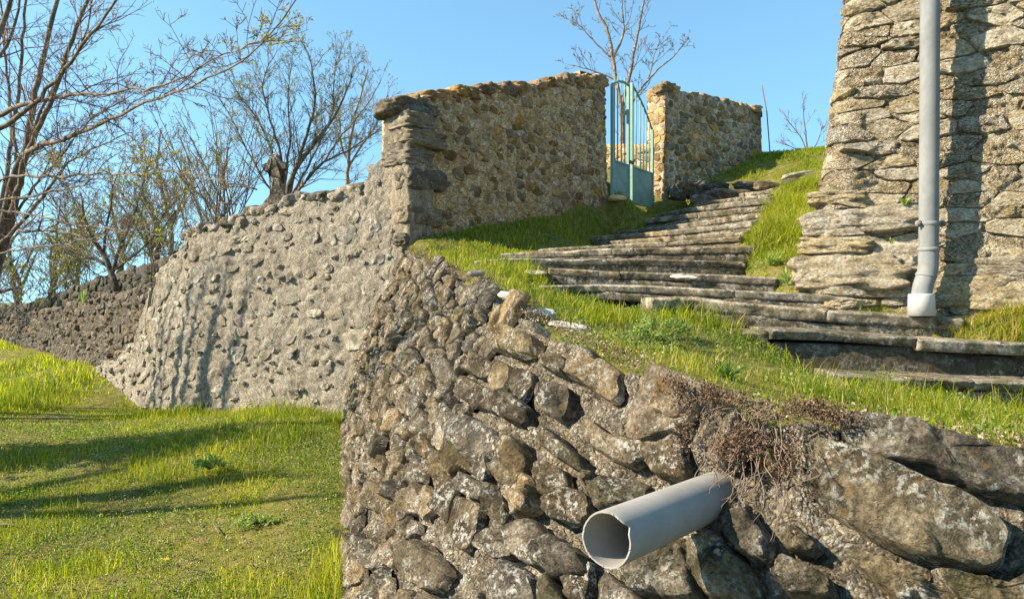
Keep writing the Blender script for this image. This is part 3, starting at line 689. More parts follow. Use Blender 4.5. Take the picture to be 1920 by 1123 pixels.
cs = cells(.05, RW.len - .3, .06, 2.25, .25, .145, 41, lambda u, d: d < float(RW.depth(np.array([u]))[0]) + .06 and not blocked(u, d), .016, .45, wfun=lambda u: 1.15 if u < 3.5 else .85, skew=.03)
rr_ = random.Random(5)
cs = [c for c in cs if rr_.random() < .92]
core('mortar', RW, us, lambda u: .03 + .015 * np.sin(u * 9), lambda u: RW.depth(u) + .12, 170, .34, MAT['rw_mortar'], rw, .034, 7., 3, lambda u, d, P: rw_h(u, d, P) + joints(u, d, cs + exp_), topdip=.16)
lay(RW, cs, rw, None, lambda i, p: random.Random(i).uniform(.024, .066) * (.75 if p[:, 0].mean() < 3.2 or p[:, 0].mean() > 6.6 else 1) * (.7 if p[:, 1].mean() < .3 else 1), 30, NEARR, 700, mats=[MAT['rw_stone']] * 5 + [MAT['rw_tan']], nz=.3, round_=22., rough=.05, tilt=.9, limit=255)

# ------------------------------------------------------------------ plastered boundary wall (behind, lower)
W1 = Plan(W1P, (-.2, -1), .11, -.2, 10)
w1top = W1.prof([(762, 200), (745, 205), (728, 214), (722, 262), (706, 272), (692, 300), (668, 342), (655, 348), (640, 350), (585, 360), (510, 374), (420, 410), (336, 438), (322, 465), (306, 484), (290, 510), (274, 534), (276, 592), (258, 640), (226, 672), (178, 692)])
w1bot = lambda u: -lawn_z(W1.xy(np.asarray(u, float))) + .25
plaster = empty('plastered_wall', (W1P[1][0], W1P[1][1], -1.5), 'tall grey rubble wall thickly pointed with mortar and streaked by branch shadows', 'stone wall', kind='thing')
u_end = float(W1.u_at_px(165))
us = np.linspace(0, u_end, 360)
def w1_top(u): return np.interp(u, w1top[:, 0], w1top[:, 1]) + .03 * np.sin(u * 7) + .02 * np.sin(u * 17 + 1)
def w1_h(u, d, P): return np.abs(fbm(P, 5.5, 4, 61, .6)) * .04 + np.abs(fbm(P, 2.2, 3, 63)) * .04 + np.abs(fbm(P, (13, 13, 18), 3, 67)) * .022 - .024
core('mortar', W1, us, w1_top, w1bot, 140, .5, MAT['plaster'], plaster, .028, 5., 21, w1_h)
def blobs(S, u0, u1, d0, d1, n, keep, seed, rmin, rmax, asp=(.45, .8), mind=1.9):
    r = random.Random(seed); out = []; cc = []
    for _ in range(n * 40):
        u, d = r.uniform(u0, u1), r.uniform(d0, d1)
        if not keep(u, d): continue
        a = r.uniform(rmin, rmax) * (1 if r.random() < .7 else .6)
        if any((u - x) ** 2 + (d - y) ** 2 < (mind * .5 * (a + b)) ** 2 for x, y, b in cc): continue
        cc.append((u, d, a)); b = a * r.uniform(*asp); th = r.gauss(.15, .45)
        pl = []
        k = r.choice([5, 6, 7])
        for i in range(k):
            t = (i + r.uniform(-.25, .25)) / k * 6.283; x, y = a * math.cos(t), b * math.sin(t)
            pl.append((u + x * math.cos(th) - y * math.sin(th), d + x * math.sin(th) + y * math.cos(th)))
        out.append(np.array(pl))
        if len(out) >= n: break
    return out
dbn = lambda u: float(w1bot(np.array([u]))[0])
bl = blobs(W1, .15, u_end - .3, -2.4, 1.7, 292, lambda u, d: float(w1_top(np.array([u]))[0]) + .04 < d < dbn(u) - .2, 8, .04, .19, (.3, .85), 1.42)
lay(W1, bl, plaster, None, lambda i, p: random.Random(i).uniform(.006, .034), 17, None, 900, mats=[MAT['w1_stone'], MAT['w1_stone'], MAT['plaster']], nz=.5, rough=.16, tilt=1.2, limit=295)
for i in range(26):      # rough stones along the broken top
    u = .75 + i * (float(W1.u_at_px(335)) - .75) / 25; p = W1.P(np.array([u]), w1_top(np.array([u])))[0]; r = random.Random(i + 50)
    ang = math.atan2(*(W1.nh(np.array([u]))[0][:2][::-1])) + math.pi / 2
    V, Q = rock_geo(p + np.array([0, .16, -.02]), (r.uniform(.14, .3), r.uniform(.25, .4), r.uniform(.1, .18)), 300 + i, 7, 4, .3, rotz(ang + r.uniform(-.3, .3), r.uniform(-.25, .25), r.uniform(-.1, .2)))
    obj('cap_stone', V, Q, None, MAT['dry_stone' if r.random() < .6 else 'w1_stone'], plaster)

# ------------------------------------------------------------------ dark dry stone wall further back
dry = empty('dry_stone_wall', (W1P[3][0], W1P[3][1] + .2, -1.2), 'low dark dry stone wall continuing from the plastered wall above the grass slope', 'stone wall', kind='thing')
W1b = Plan([(x + .0, y + .10) for x, y in W1P], (-.2, -1), .1, -.2, 10)
dtp = W1b.prof([(300, 532), (275, 536), (180, 560), (100, 579), (45, 588), (0, 597), (-100, 606), (-190, 609)])
ua = float(W1b.u_at_px(285)); ub = W1b.len - .1
b_top = lambda u: np.interp(u, dtp[:, 0], dtp[:, 1]); b_bot = lambda u: -lawn_z(W1b.xy(np.asarray(u, float))) + .2
core('earth_core', W1b, np.linspace(ua, ub, 260), b_top, b_bot, 40, .5, MAT['dark_core'], dry, .02, 6., 23)
cs = cells(ua, ub - .1, -.4, 1.7, .21, .12, 77, lambda u, d: float(b_top(np.array([u]))[0]) - .03 < d < float(b_bot(np.array([u]))[0]) - .1 and not (u < float(W1b.u_at_px(262)) and d > .25) and u < ub - .3, .008, .4)
lay(W1b, cs, dry, None, lambda i, p: random.Random(i).uniform(.02, .055), 13, None, 1300, mats=[MAT['dry_stone']], nz=.35, round_=22., rough=.06, tilt=1.2, limit=295)
for i in range(40):
    u = ua + .05 + (ub - ua - .3) * (i / 39) ** 1.15; p = W1b.P(np.array([u]), b_top(np.array([u])))[0]; r = random.Random(i + 90)
    ang = math.atan2(*(W1b.nh(np.array([u]))[0][:2][::-1])) + math.pi / 2
    V, Q = rock_geo(p + np.array([0.05, .1, -.03]), (r.uniform(.15, .3), r.uniform(.25, .35), r.uniform(.07, .12)), 360 + i, 6, 4, .25, rotz(ang + r.uniform(-.2, .2), r.uniform(-.2, .2)))
    obj('cap_stone', V, Q, None, MAT['dry_stone'], dry)
# terrace wall behind it
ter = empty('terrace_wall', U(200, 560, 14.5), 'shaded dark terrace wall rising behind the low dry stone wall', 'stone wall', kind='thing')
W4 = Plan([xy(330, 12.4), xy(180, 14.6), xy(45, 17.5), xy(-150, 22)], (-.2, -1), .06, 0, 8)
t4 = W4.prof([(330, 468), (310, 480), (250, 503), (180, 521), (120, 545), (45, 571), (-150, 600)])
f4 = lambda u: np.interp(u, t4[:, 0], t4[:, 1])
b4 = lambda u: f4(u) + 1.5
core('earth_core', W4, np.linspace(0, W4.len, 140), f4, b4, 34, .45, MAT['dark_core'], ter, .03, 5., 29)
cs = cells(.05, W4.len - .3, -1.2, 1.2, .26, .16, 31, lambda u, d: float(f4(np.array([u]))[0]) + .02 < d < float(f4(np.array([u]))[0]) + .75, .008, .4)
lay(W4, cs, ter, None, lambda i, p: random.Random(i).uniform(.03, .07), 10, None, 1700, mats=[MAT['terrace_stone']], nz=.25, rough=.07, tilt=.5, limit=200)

# ------------------------------------------------------------------ enclosure wall with the corner
enc = empty('enclosure_wall', (-1.2, 9.2, .7), 'high brown rubble wall with dark corner blocks between the grass and the gate', 'stone wall', kind='thing')
W2d = np.array([W2P[1][0] - W2P[0][0], W2P[1][1] - W2P[0][1]]); W2d /= np.linalg.norm(W2d); W2n = np.array([W2d[1], -W2d[0]])
W2 = Plan([W2P[0], W2P[1], tuple(np.array(W2P[1]) - W2n * .5)], W2n, .025, -1., 3)
L2 = np.linalg.norm(np.array(W2P[1]) - np.array(W2P[0])); W2.front = int(L2 / .05)
w2top = W2.prof([(765, 196), (800, 180), (850, 172), (900, 168), (960, 160), (1000, 160), (1050, 150), (1100, 145), (1150, 146)])
w2base = W2.prof([(765, 460), (800, 446), (900, 426), (1000, 406), (1100, 386), (1150, 380)])
f2 = lambda u: np.interp(u, w2top[:, 0], w2top[:, 1]) + .02 * np.sin(u * 11); b2 = lambda u: np.interp(u, w2base[:, 0], w2base[:, 1]) + .25
core('mortar', W2, np.linspace(.06, W2.len, 280), f2, b2, 110, .52, MAT['w2_mortar'], enc, .022, 6., 33, lambda u, d, P: np.abs(fbm(P, 7, 4, 66, .6)) * .05 - .01)
cs = cells(.25, L2 + .42, -4.1, -.4, .17, .12, 53, lambda u, d: f2(u) + .06 < d < b2(u) - .22 and not (u < .55 + .2 * math.sin(d * 9)), .009, .5)
rr_ = random.Random(6)
cs = [c for c in cs if rr_.random() < .78 + .2 * min(1, c[:, 0].mean() / 2.2)]
lay(W2, cs, enc, None, lambda i, p: random.Random(i).uniform(.006, .03), 14, None, 2100, mats=[MAT['w2_stone'], MAT['w2_stone'], MAT['w2_mortar']], nz=.4, rough=.09, tilt=.9, limit=290)
quoin = [(770, 222, .44, .56, .2, .055), (776, 255, .6, .58, .22, .06), (766, 291, .44, .56, .21, .045), (768, 332, .62, .3, .28, .035), (768, 402, .56, .3, .24, .03), (760, 446, .44, .3, .16, .02)]
ang2 = math.atan2(W2d[1], W2d[0])
for i, (px, py, a, b, hgt, pr) in enumerate(quoin):
    r = random.Random(i + 3); p = U(px, py, 9.0); c = np.array([p[0], p[1], p[2]]) + np.append(W2d * (a * .5 - pr) - W2n * (b * .5 - .03), 0)
    V, Q = rock_geo(c, (a, b, hgt), 440 + i, 15, 9, .22, rotz(ang2 + r.uniform(-.1, .1), r.uniform(-.05, .05), r.uniform(-.04, .06)), 2.4, .0)
    obj('corner_block', V, Q, None, MAT['dark_quoin'], enc, sharp=40)
for y0, y1, mt, pr in ((192, 300, 'dark_quoin', .01), (285, 470, 'plaster', .004)):      # the rough pier between the blocks
    z0, z1 = (561.5 - y1) / F * 9, (561.5 - y0) / F * 9; c = np.append(np.array(W2P[0]) + W2d * (.2 - pr) - W2n * .245, (z0 + z1) / 2)
    V, Q = rock_geo(c, (.4, .53, z1 - z0), 433, 30, 9, .16, rotz(ang2), 3.5); obj('corner_pier', V, Q, None, MAT[mt], enc)
for i in range(19):
    u = .05 + i * (L2 - .1) / 18; p = W2.P(np.array([u]), f2(np.array([u])))[0]; r = random.Random(i + 150)
    wd = .27 * r.uniform(.7, 1.3); c = p + np.append(-W2n * .22, 0) + np.array([0, 0, .02])
    c = c - np.array([0, 0, .035])
    if i == 0: wd = .7; c = c + np.append(W2d * .16, .0)
    if i == 1: wd = .2; c = c - np.array([0, 0, .05])
    V, Q = rock_geo(c, (wd, r.uniform(.46, .53), .2 if i == 0 else r.uniform(.12, .2)), 470 + i, 13, 8, .34, rotz(ang2 + r.uniform(-.12, .12), r.uniform(-.08, .14), r.uniform(-.05, .05)), 2.)
    obj('cap_stone', V, Q, None, MAT['dark_quoin' if i < 2 else 'w2_stone'], enc)
# the second enclosure wall right of the gate
enc2 = empty('far_enclosure_wall', (W3P0[0], W3P0[1], 1.7), 'brown rubble wall standing beyond the turquoise gate at the top of the grass', 'stone wall', kind='thing')
W3d = (W3P1 - W3P0) / np.linalg.norm(W3P1 - W3P0); W3n = np.array([W3d[1], -W3d[0]])
A = W3P0 - W3n * .6
W3 = Plan([tuple(A), tuple(W3P0), tuple(W3P1), tuple(W3P1 - W3n * .6)], W3n, .02, -2.5, 3)
ue = np.linalg.norm(A - W3P0); L3 = np.linalg.norm(W3P1 - W3P0)
tp3 = [(0, -3.93), (ue, -3.95), (ue + L3 * .25, -3.9), (ue + L3 * .5, -3.92), (ue + L3 * .75, -3.9), (ue + L3, -3.88), (W3.len, -3.85)]
f3 = lambda u: np.interp(u, *zip(*tp3)) + .02 * np.sin(u * 12)
b3 = lambda u: np.interp(u, [0, ue, ue + L3 * .25, ue + L3 * .5, ue + L3, W3.len], [-1.5, -1.45, -1.75, -2.2, -2.75, -2.75])
core('mortar', W3, np.linspace(0, W3.len, 230), f3, b3, 90, .28, MAT['w2_mortar'], enc2, .025, 5., 37, lambda u, d, P: np.abs(fbm(P, 6, 4, 68)) * .03 - .01)
cs = cells(.05, W3.len - .1, -3.95, -1.5, .18, .115, 59, lambda u, d: f3(u) + .05 < d < b3(u) - .1, .007, .45)
lay(W3, cs, enc2, None, lambda i, p: random.Random(i).uniform(.006, .03), 10, None, 2600, mats=[MAT['w2_stone']], nz=.3, rough=.09, tilt=.7, limit=290)
for i in range(13):
    u = .1 + i * (ue + L3 - .15) / 12; p = W3.P(np.array([u]), f3(np.array([u])))[0]; r = random.Random(i + 190)
    n_ = W3.nh(np.array([u]))[0]
    V, Q = rock_geo(p - n_ * (.1 if u < ue + .15 else .22) + np.array([0, 0, -.03]), (.28 * r.uniform(.7, 1.2), .26 if u < ue + .15 else r.uniform(.42, .5), r.uniform(.12, .18)), 520 + i, 9, 7, .3, rotz(math.atan2(W3d[1], W3d[0]) + r.uniform(-.15, .15), r.uniform(-.08, .08), r.uniform(-.05, .05)), 2.)
    obj('cap_stone', V, Q, None, MAT['w2_stone'], enc2)
# inner wall seen through the gate
inn = empty('inner_cemetery_wall', U(1200, 330, 17), 'pale rubble wall glimpsed through the bars of the turquoise gate', 'stone wall', kind='thing')
W5 = Plan([tuple(U(1085, 300, 17.5)[:2]), tuple(U(1300, 300, 16.2)[:2])], (0, -1), 0, 0, 2)
core('mortar', W5, np.linspace(0, W5.len, 80), lambda u: -3.6 - .05 * np.sin(u * 3), lambda u: -1.9 + 0 * u, 40, .4, MAT['w2_mortar'], inn, .03, 5., 39)
cs = cells(.05, W5.len - .05, -3.55, -2.1, .3, .16, 61, None, .014, .45)
lay(W5, cs, inn, None, lambda i, p: random.Random(i).uniform(.02, .06), 10, None, 2900, mats=[MAT['t_stone']], nz=.3, rough=.09, tilt=.7, limit=200)

# ------------------------------------------------------------------ the tower
tower = empty('stone_tower', (2.9, 5.6, -.1), 'rough layered stone tower standing beside the stairs behind the grey downpipe', 'tower', kind='thing')
tc_ = np.array([2.5, 5.5]); fd = np.array([.88, -.47]); fd /= np.linalg.norm(fd)
TW = Plan([tuple(tc_ + fd * 6), tuple(tc_), tuple(tc_ + np.array([.5, 1.]) * 4.)], (-.47, -.88), 0, 2.3, 10, kfun=lambda n: .02 + .2 * np.clip(-n[:, 0] - .42, 0, 1) ** 1.)
TW.front = int(6 / .05)
uc = 6.0
ust = np.concatenate([np.linspace(0, 3.6, 20), np.linspace(3.62, 6.35, 270), np.linspace(6.4, TW.len, 40)])
def tw_h(u, d, P):
    lay_ = fbm(P, (2.2, 2.2, 9.), 4, 71, .6); return lay_ * .016 + np.abs(fbm(P, (7, 7, 13), 4, 73, .6)) * .05 - .015 - np.clip(1 - np.abs(fbm(P, (1.1, 1.1, 7.5), 4, 75)) / .04, 0, 1) * .03 * np.clip(fbm(P, 1.4, 2, 79) * 3 + .6, 0, 1) + fbm(P, (16, 16, 30), 3, 77, .6) * .01
cs = cells(3.5, 6.5, -2.75, .4, .27, .1, 83, None, .008, .5)
rr_ = random.Random(9); cs = [c for c in cs if rr_.random() < .82]
core('mortar', TW, ust, lambda u: -4.2 + 0 * u, lambda u: .55 + 0 * u, 330, .6, MAT['t_mortar'], tower, .03, 9., 43, lambda u, d, P: tw_h(u, d, P) + joints(u, d, cs[::2], .016, .012), aniso=(1, 1, 1.7))
lay(TW, cs, tower, None, lambda i, p: random.Random(i).choice([.002, .006, .01, .016, .026]), 22, NEARR, 3300, mats=[MAT['t_stone'], MAT['t_stone'], MAT['t_mortar']], nz=.7, round_=16., rough=.05, tilt=1., limit=280)
cs = cells(5.9, 6.25, -4.1, -2.8, .3, .11, 85, None, .012, .4)
lay(TW, cs, tower, None, .04, 16, None, 3600, mats=[MAT['t_stone']], nz=.4)
angT = math.atan2(fd[1], fd[0])
for i, (px, py, a, b, h) in enumerate([(1594, 512, .8, .5, .27), (1568, 462, .5, .4, .13), (1620, 415, .82, .4, .2), (1572, 372, .4, .3, .1), (1680, 482, .5, .35, .2), (1650, 545, .7, .35, .12), (1800, 545, .6, .35, .22), (1895, 555, .5, .35, .2), (1870, 500, .5, .3, .14)]):
    u = float(TW.u_at_px(px)); D = float(np.interp(u, TW.u, TW.p[:, 1])); p = U(px, py, D) + np.append(np.array([.37, .93]) * .07, 0)
    V, Q = rock_geo(p, (a, b, h), 620 + i, 22, 7, .2, rotz(angT, random.Random(i).uniform(-.06, .04)), 2.2, .035)
    obj('base_stone', V, Q, None, MAT['t_stone'], tower)

# ------------------------------------------------------------------ turquoise gate
gL = np.array([1148, 12.08]); gR = np.array([1224, 13.4])
GA = np.array(xy(*gL)); GB = np.array(xy(*gR)); gd = (GB - GA) / np.linalg.norm(GB - GA); gn = np.array([gd[1], -gd[0]])
def gpt(px, z):
    "a point of the gate plane seen at photograph column px"
    k = (px - 960) / F; t = (k * GA[1] - GA[0]) / (gd[0] - k * gd[1]); p = GA + gd * t; return np.array([p[0], p[1], z])
gax = np.array([[*gd, 0], [*gn, 0], [0, 0, 1.]])
gate = empty('metal_gate', gpt(1182, 1.66), 'turquoise double metal gate with arched top, upright bars and solid lower panels', 'gate', kind='thing')
zb, zp = 1.68, 2.29
def gbox(name, px, z0, z1, wd, th, mat='gate_bar'):
    m = MB(); p = gpt(px, (z0 + z1) / 2); m.box(p, gax, (wd, th, z1 - z0)); return m.obj(name, MAT[mat], gate, smooth=False)
ztop_r = lambda px: np.interp(px, [1185, 1195, 1205, 1215, 1224], [3.73, 3.62, 3.47, 3.28, 3.08])
ztop_l = lambda px: np.interp(px, [1147, 1160, 1170, 1178], [3.55, 3.66, 3.69, 3.68])
for a, b in ((1149, 1178.6), (1184.2, 1222.5)):
    pa, pb = gpt(a, 0)[:2], gpt(b, 0)[:2]; c = np.append((pa + pb) / 2, (zb + zp) / 2); m = MB(); m.box(c, gax, (np.linalg.norm(pb - pa), .012, zp - zb)); o = m.obj('lower_panel', MAT['gate'], gate, smooth=False)
    m = MB(); m.box(c + np.array([0, 0, (zp - zb) / 2 + .012]), gax, (np.linalg.norm(pb - pa), .04, .022)); m.obj('mid_rail', MAT['gate_bar'], gate, smooth=False)
    m = MB(); m.box(c - np.array([0, 0, (zp - zb) / 2 + .008]), gax, (np.linalg.norm(pb - pa), .04, .02)); m.obj('bottom_rail', MAT['gate_bar'], gate, smooth=False)
gbox('stile', 1178, zb, 3.7, .05, .045); gbox('stile', 1184.8, zb, 3.75, .05, .045); gbox('stile', 1223, zb, 3.1, .05, .045); gbox('stile', 1148, zb, 3.55, .05, .045)
for px in (1152, 1158, 1165, 1171.5):
    m = MB(); m.tube([gpt(px, zp), gpt(px, float(ztop_l(px)) + .09)], .011, 6); m.obj('bar', MAT['gate_bar'], gate)
for px in (1192.5, 1200.5, 1206.5, 1212, 1217.5):
    m = MB(); m.tube([gpt(px, zp), gpt(px, float(ztop_r(px)))], .011, 6); m.obj('bar', MAT['gate_bar'], gate)
m = MB(); m.tube([gpt(p, float(ztop_r(p))) for p in np.linspace(1184.8, 1223, 14)], .021, 6); m.obj('arched_rail', MAT['gate_bar'], gate)
m = MB(); m.tube([gpt(p, float(ztop_l(p))) for p in np.linspace(1148, 1178, 8)], .021, 6); m.obj('arched_rail', MAT['gate_bar'], gate)
m = MB(); m.box(gpt(1181, 2.36) + np.append(gn * .03, 0), gax, (.16, .03, .05)); m.obj('latch', MAT['rust'], gate, smooth=False)
for z in (2.7, 1.85):
    m = MB(); m.tube([gpt(1224, z - .05), gpt(1224, z + .05)], .035, 8); m.obj('hinge', MAT['gate_bar'], gate)

# ------------------------------------------------------------------ downpipe at the tower
Dw = float(np.interp(TW.u_at_px(1742), TW.u, TW.p[:, 1])); Dp = Dw - .2
dp = empty('downpipe', U(1728, 590, Dp - .02), 'grey metal downpipe with collar and elbow ending in a white sleeve on the step', 'downpipe', kind='thing')
Rp = 16.8 / F * Dp
pt = lambda x, y: U(x, y, Dp)
m = MB(); m.tube(densify([pt(1744.5, -160), pt(1743, 200), pt(1741, 470)], .15), Rp, 40, False); m.obj('pipe', MAT['zinc'], dp)
m = MB(); el = smooth(densify([pt(1741, 466), pt(1740.5, 505), pt(1737, 519), pt(1730, 536), pt(1727.5, 556)], .02), 3); m.tube(el, Rp * 1.03, 40, False); m.obj('elbow', MAT['zinc'], dp)
def ring(name, x, y, r, t, axis, mat='zinc'):
    m = MB(); c = pt(x, y); m.lathe(c, axis, [(-t, r * .96), (-t * .7, r * 1.02), (0, r * 1.06), (t * .7, r * 1.02), (t, r * .96)], 40); return m.obj(name, MAT[mat], dp)
ring('bead', 1741, 468, Rp * 1.1, .014, (0, 0, 1)); ring('bead', 1736.5, 517, Rp * 1.05, .012, el[len(el) // 2 + 2] - el[len(el) // 2 - 2])
br = ring('bracket', 1741.5, 420, Rp * 1.04, .016, (0, 0, 1))
for sx in (-1, 1):
    m = MB(); c = pt(1741.5 + sx * 22, 420) + np.array([0, -.02, 0]); m.lathe(c, (0, -1, 0), [(-.006, .0), (-.006, .024), (.006, .024), (.006, 0)], 18); e_ = m.obj('bracket_ear', MAT['zinc'], br)
    m = MB(); m.lathe(c + np.array([0, -.012, 0]), (0, -1, 0), [(-.006, .012), (.006, .011), (.009, 0)], 8); m.obj('bolt', MAT['rust'], br)
m = MB(); a = pt(1727.5, 551); b = pt(1728, 592); m.lathe(a, b - a, [(0, Rp * 1.0), (0, Rp * 1.3), (.01, Rp * 1.33), (np.linalg.norm(b - a), Rp * 1.42), (np.linalg.norm(b - a), Rp * 1.0)], 40); m.obj('sleeve', MAT['pvc_white'], dp)

# ------------------------------------------------------------------ plastic drain pipe in the retaining wall
A = U(1136, 1012, 1.72); B = U(1296, 946, 2.06); ax = (B - A) / np.linalg.norm(B - A); Ln = np.linalg.norm(B - A) + .16; R0 = .0665
drain = empty('drain_pipe', B, 'short grey plastic drain pipe with a chipped rim sticking out of the retaining wall', 'pipe', kind='thing')
n = 96; ref = np.array([0, 0, 1.]); a_ = np.cross(ax, ref); a_ /= np.linalg.norm(a_); b_ = np.cross(a_, ax)
th = np.arange(n) * 2 * math.pi / n
rr = np.random.default_rng(3)
cut = .003 * np.cumsum(rr.normal(0, .25, n)) * 0 + .0025 * np.sin(th * 3 + 1)
nd = np.exp(-((th - .62) / .16) ** 2) * .016 + np.exp(-((th - 1.25) / .35) ** 2) * .006; nd[(th > .46)] *= np.where(th[th > .46] > .5, 1, .4)
cut = cut + nd + rr.normal(0, .0008, n)
prof = [(0, R0 - .0045), (0, R0 - .0005), (.002, R0)] + [(x, R0) for x in np.linspace(.03, Ln, 14)]
inner = [(x, R0 - .0045) for x in np.linspace(Ln, .03, 10)]
prof = inner + prof
V = np.array([A + ax * (d + (cut[k] * max(0, 1 - d / .03))) + r * (math.cos(x) * a_ + math.sin(x) * b_) for d, r in prof for k, x in enumerate(th)])
mm = len(prof); i = np.arange(mm - 1)[:, None]; j = np.arange(n)[None]
Q = np.stack([i * n + j, i * n + (j + 1) % n, (i + 1) * n + (j + 1) % n, (i + 1) * n + j], -1).reshape(-1, 4)
obj('pipe_tube', V, Q, None, MAT['pvc'], drain, sharp=40)
mb = MB(); mb.lathe(A + ax * (Ln - .02), ax, [(0, R0 - .003), (.002, 0)], 32); mb.obj('blocked_end', MAT['dark_core'], drain)

# ------------------------------------------------------------------ stone cross on the wall
Z2 = [(950, 258), (988, 270), (1000, 325), (1062, 335), (1056, 388), (1004, 396), (1000, 470), (1012, 540), (1062, 650), (1062, 720), (860, 720), (880, 655), (950, 570), (950, 500), (936, 402), (866, 404), (856, 350), (926, 332), (916, 278)]
o2 = np.array([U(300 + a / 4.493, 230 + b / 4.493, 10.15) for a, b in Z2])
o2 = np.array([o2[i] * (1 - t) + o2[(i + 1) % len(o2)] * t for i in range(len(o2)) for t in (0, .33, .66)])
cc = o2.mean(0); layers = []
for dy, s in ((0, .8), (.0, .94), (.03, 1.), (.11, 1.), (.14, .94), (.14, .8)):
    L = cc + (o2 - cc) * np.array([1 if s > .9 else .97, 1, 1]); q = o2.copy(); c_loc = smooth(np.vstack([o2, o2[:1]]), 8)[:-1]; q = c_loc + (o2 - c_loc) * s + np.array([0, dy, 0]); layers.append(q + np.stack([fbm(q + k, 14, 3, k) for k in range(3)], -1) * .02)
V = np.vstack(layers); n = len(o2); Q = [(k * n + j, k * n + (j + 1) % n, (k + 1) * n + (j + 1) % n, (k + 1) * n + j) for k in range(5) for j in range(n)]
V = np.vstack([V, smooth(np.vstack([o2, o2[:1]]), 30)[:-1] * 1, smooth(np.vstack([o2, o2[:1]]), 30)[:-1] + np.array([0, .14, 0])])
Q += [(j, 6 * n + j, 6 * n + (j + 1) % n, (j + 1) % n) for j in range(n)] + [(5 * n + j, 5 * n + (j + 1) % n, 7 * n + (j + 1) % n, 7 * n + j) for j in range(n)]
T = [(6 * n + 0, 6 * n + j + 1, 6 * n + j) for j in range(1, n - 1)] + [(7 * n, 7 * n + j, 7 * n + j + 1) for j in range(1, n - 1)]
tag(obj('stone_cross', V, Q, T, MAT['rw_stone']), 'small weathered stone cross standing behind the top of the plastered wall', 'cross', kind='thing')

# ------------------------------------------------------------------ rods
m = MB(); m.tube([U(1444, 292, 14.8), U(1438, 212, 14.8), U(1428.5, 160, 14.8)], .011, 6); tag(m.obj('iron_rod', MAT['rust']), 'thin leaning rusty rod at the far end of the second enclosure wall', 'rod', kind='thing')
m = MB(); m.tube(E((284, 535, 11.2), (285, 480, 11.2), (300, 453, 11.2), (330, 454, 11.2)), .012, 5); m.tube(E((292, 520, 11.2), (285, 480, 11.2)), .012, 5); m.tube(E((286, 476, 11.2), (318, 476, 11.2)), .01, 5); m.tube(E((300, 453, 11.2), (312, 474, 11.2)), .01, 5)
tag(m.obj('bent_iron_fence', MAT['rust']), 'thin rusty iron frame bent over the low end of the plastered wall', 'iron fence', kind='thing')
m = MB(); m.tube(E((403, 425, 10.2), (408, 357, 10.2), (429, 345, 10.2), (455, 346, 10.2), (482, 356, 10.2)), .011, 5); m.tube(E((408, 380, 10.2), (445, 384, 10.2)), .01, 5); m.tube(E((408, 380, 10.2), (418, 405, 10.2)), .008, 5)
tag(m.obj('iron_rail', MAT['rust']), 'crooked rusty iron rail rising from the plastered wall beside the stone cross', 'iron rail', kind='thing')

# ------------------------------------------------------------------ loose stones and shards on the wall top
LOOSE = []
def loose(name, px, py, D, size, mat, label, cat, seed, az=0., tx=0., ty=0., pw=3., nz=.15):
    if seed in (1, 2, 3): py -= 5
    LOOSE.append(U(px, py, D)[:2])
    V, Q = rock_geo(U(px, py, D), size, seed, 11, pw, nz, rotz(az, tx, ty), 1.8)
    return tag(obj(name, V, Q, None, MAT[mat]), label, cat, kind='thing')
loose('plaster_shard', 962, 560, 4.7, (.2, .11, .05), 'chip', 'pale curved shard lying in the grass at the edge of the wall', 'shard', 1, .1, -.12, .3, 2.5)
loose('plaster_shard', 1010, 590, 4.2, (.2, .14, .03), 'chip', 'thin white flake lying flat between the pale curved shard and the propped flake', 'shard', 2, .1, -.06, .2, 4)
loose('plaster_shard', 1066, 616, 3.8, (.2, .14, .028), 'chip', 'white flake propped on a small round ochre stone', 'shard', 3, -.05, -.16, .1, 4)
loose('ochre_stone', 1068, 629, 3.72, (.065, .06, .05), 'ochre', 'small round ochre stone under the propped white flake', 'stone', 4, 0)
loose('ochre_stone', 1281, 716, 2.62, (.06, .06, .04), 'ochre', 'smooth ochre stone beside the red brown creeping plant', 'stone', 5, .4)
loose('plaster_shard', 1283, 519, 6.18, (.22, .1, .016), 'chip', 'long white flake lying on the edge of a middle step', 'shard', 15, -.05, -.04, .3, 2.2, .5)
loose('plaster_shard', 1004, 511, 6.38, (.2, .14, .02), 'chip', 'white flake at the grassy end of a middle step', 'shard', 16, .1, .0, .25, 2.4, .5)
loose('flat_stone', 893, 513, 6.1, (.14, .1, .05), 'w1_stone', 'small grey flat stone on the narrow top of the retaining wall near the corner', 'stone', 6, .2)
loose('flat_stone', 1497, 329, 11.3, (.5, .3, .1), 't_stone', 'flat tan stone lying on the grass tuft beside the tower edge', 'stone', 7, .2, .15)
loose('flat_stone', 1490, 343, 11.0, (.35, .3, .12), 'dry_stone', 'dark stone under the flat tan stone beside the tower edge', 'stone', 8, .1, -.05)
loose('flat_stone', 1158, 372, 11.9, (.3, .2, .1), 'ochre', 'pale stone at the foot of the enclosure wall next to the gate', 'stone', 9, .3)
outcrop = empty('rock_outcrop', U(1360, 370, 12.3), 'low dark rock outcrop in the grass in front of the far enclosure wall', 'rocks', kind='thing')
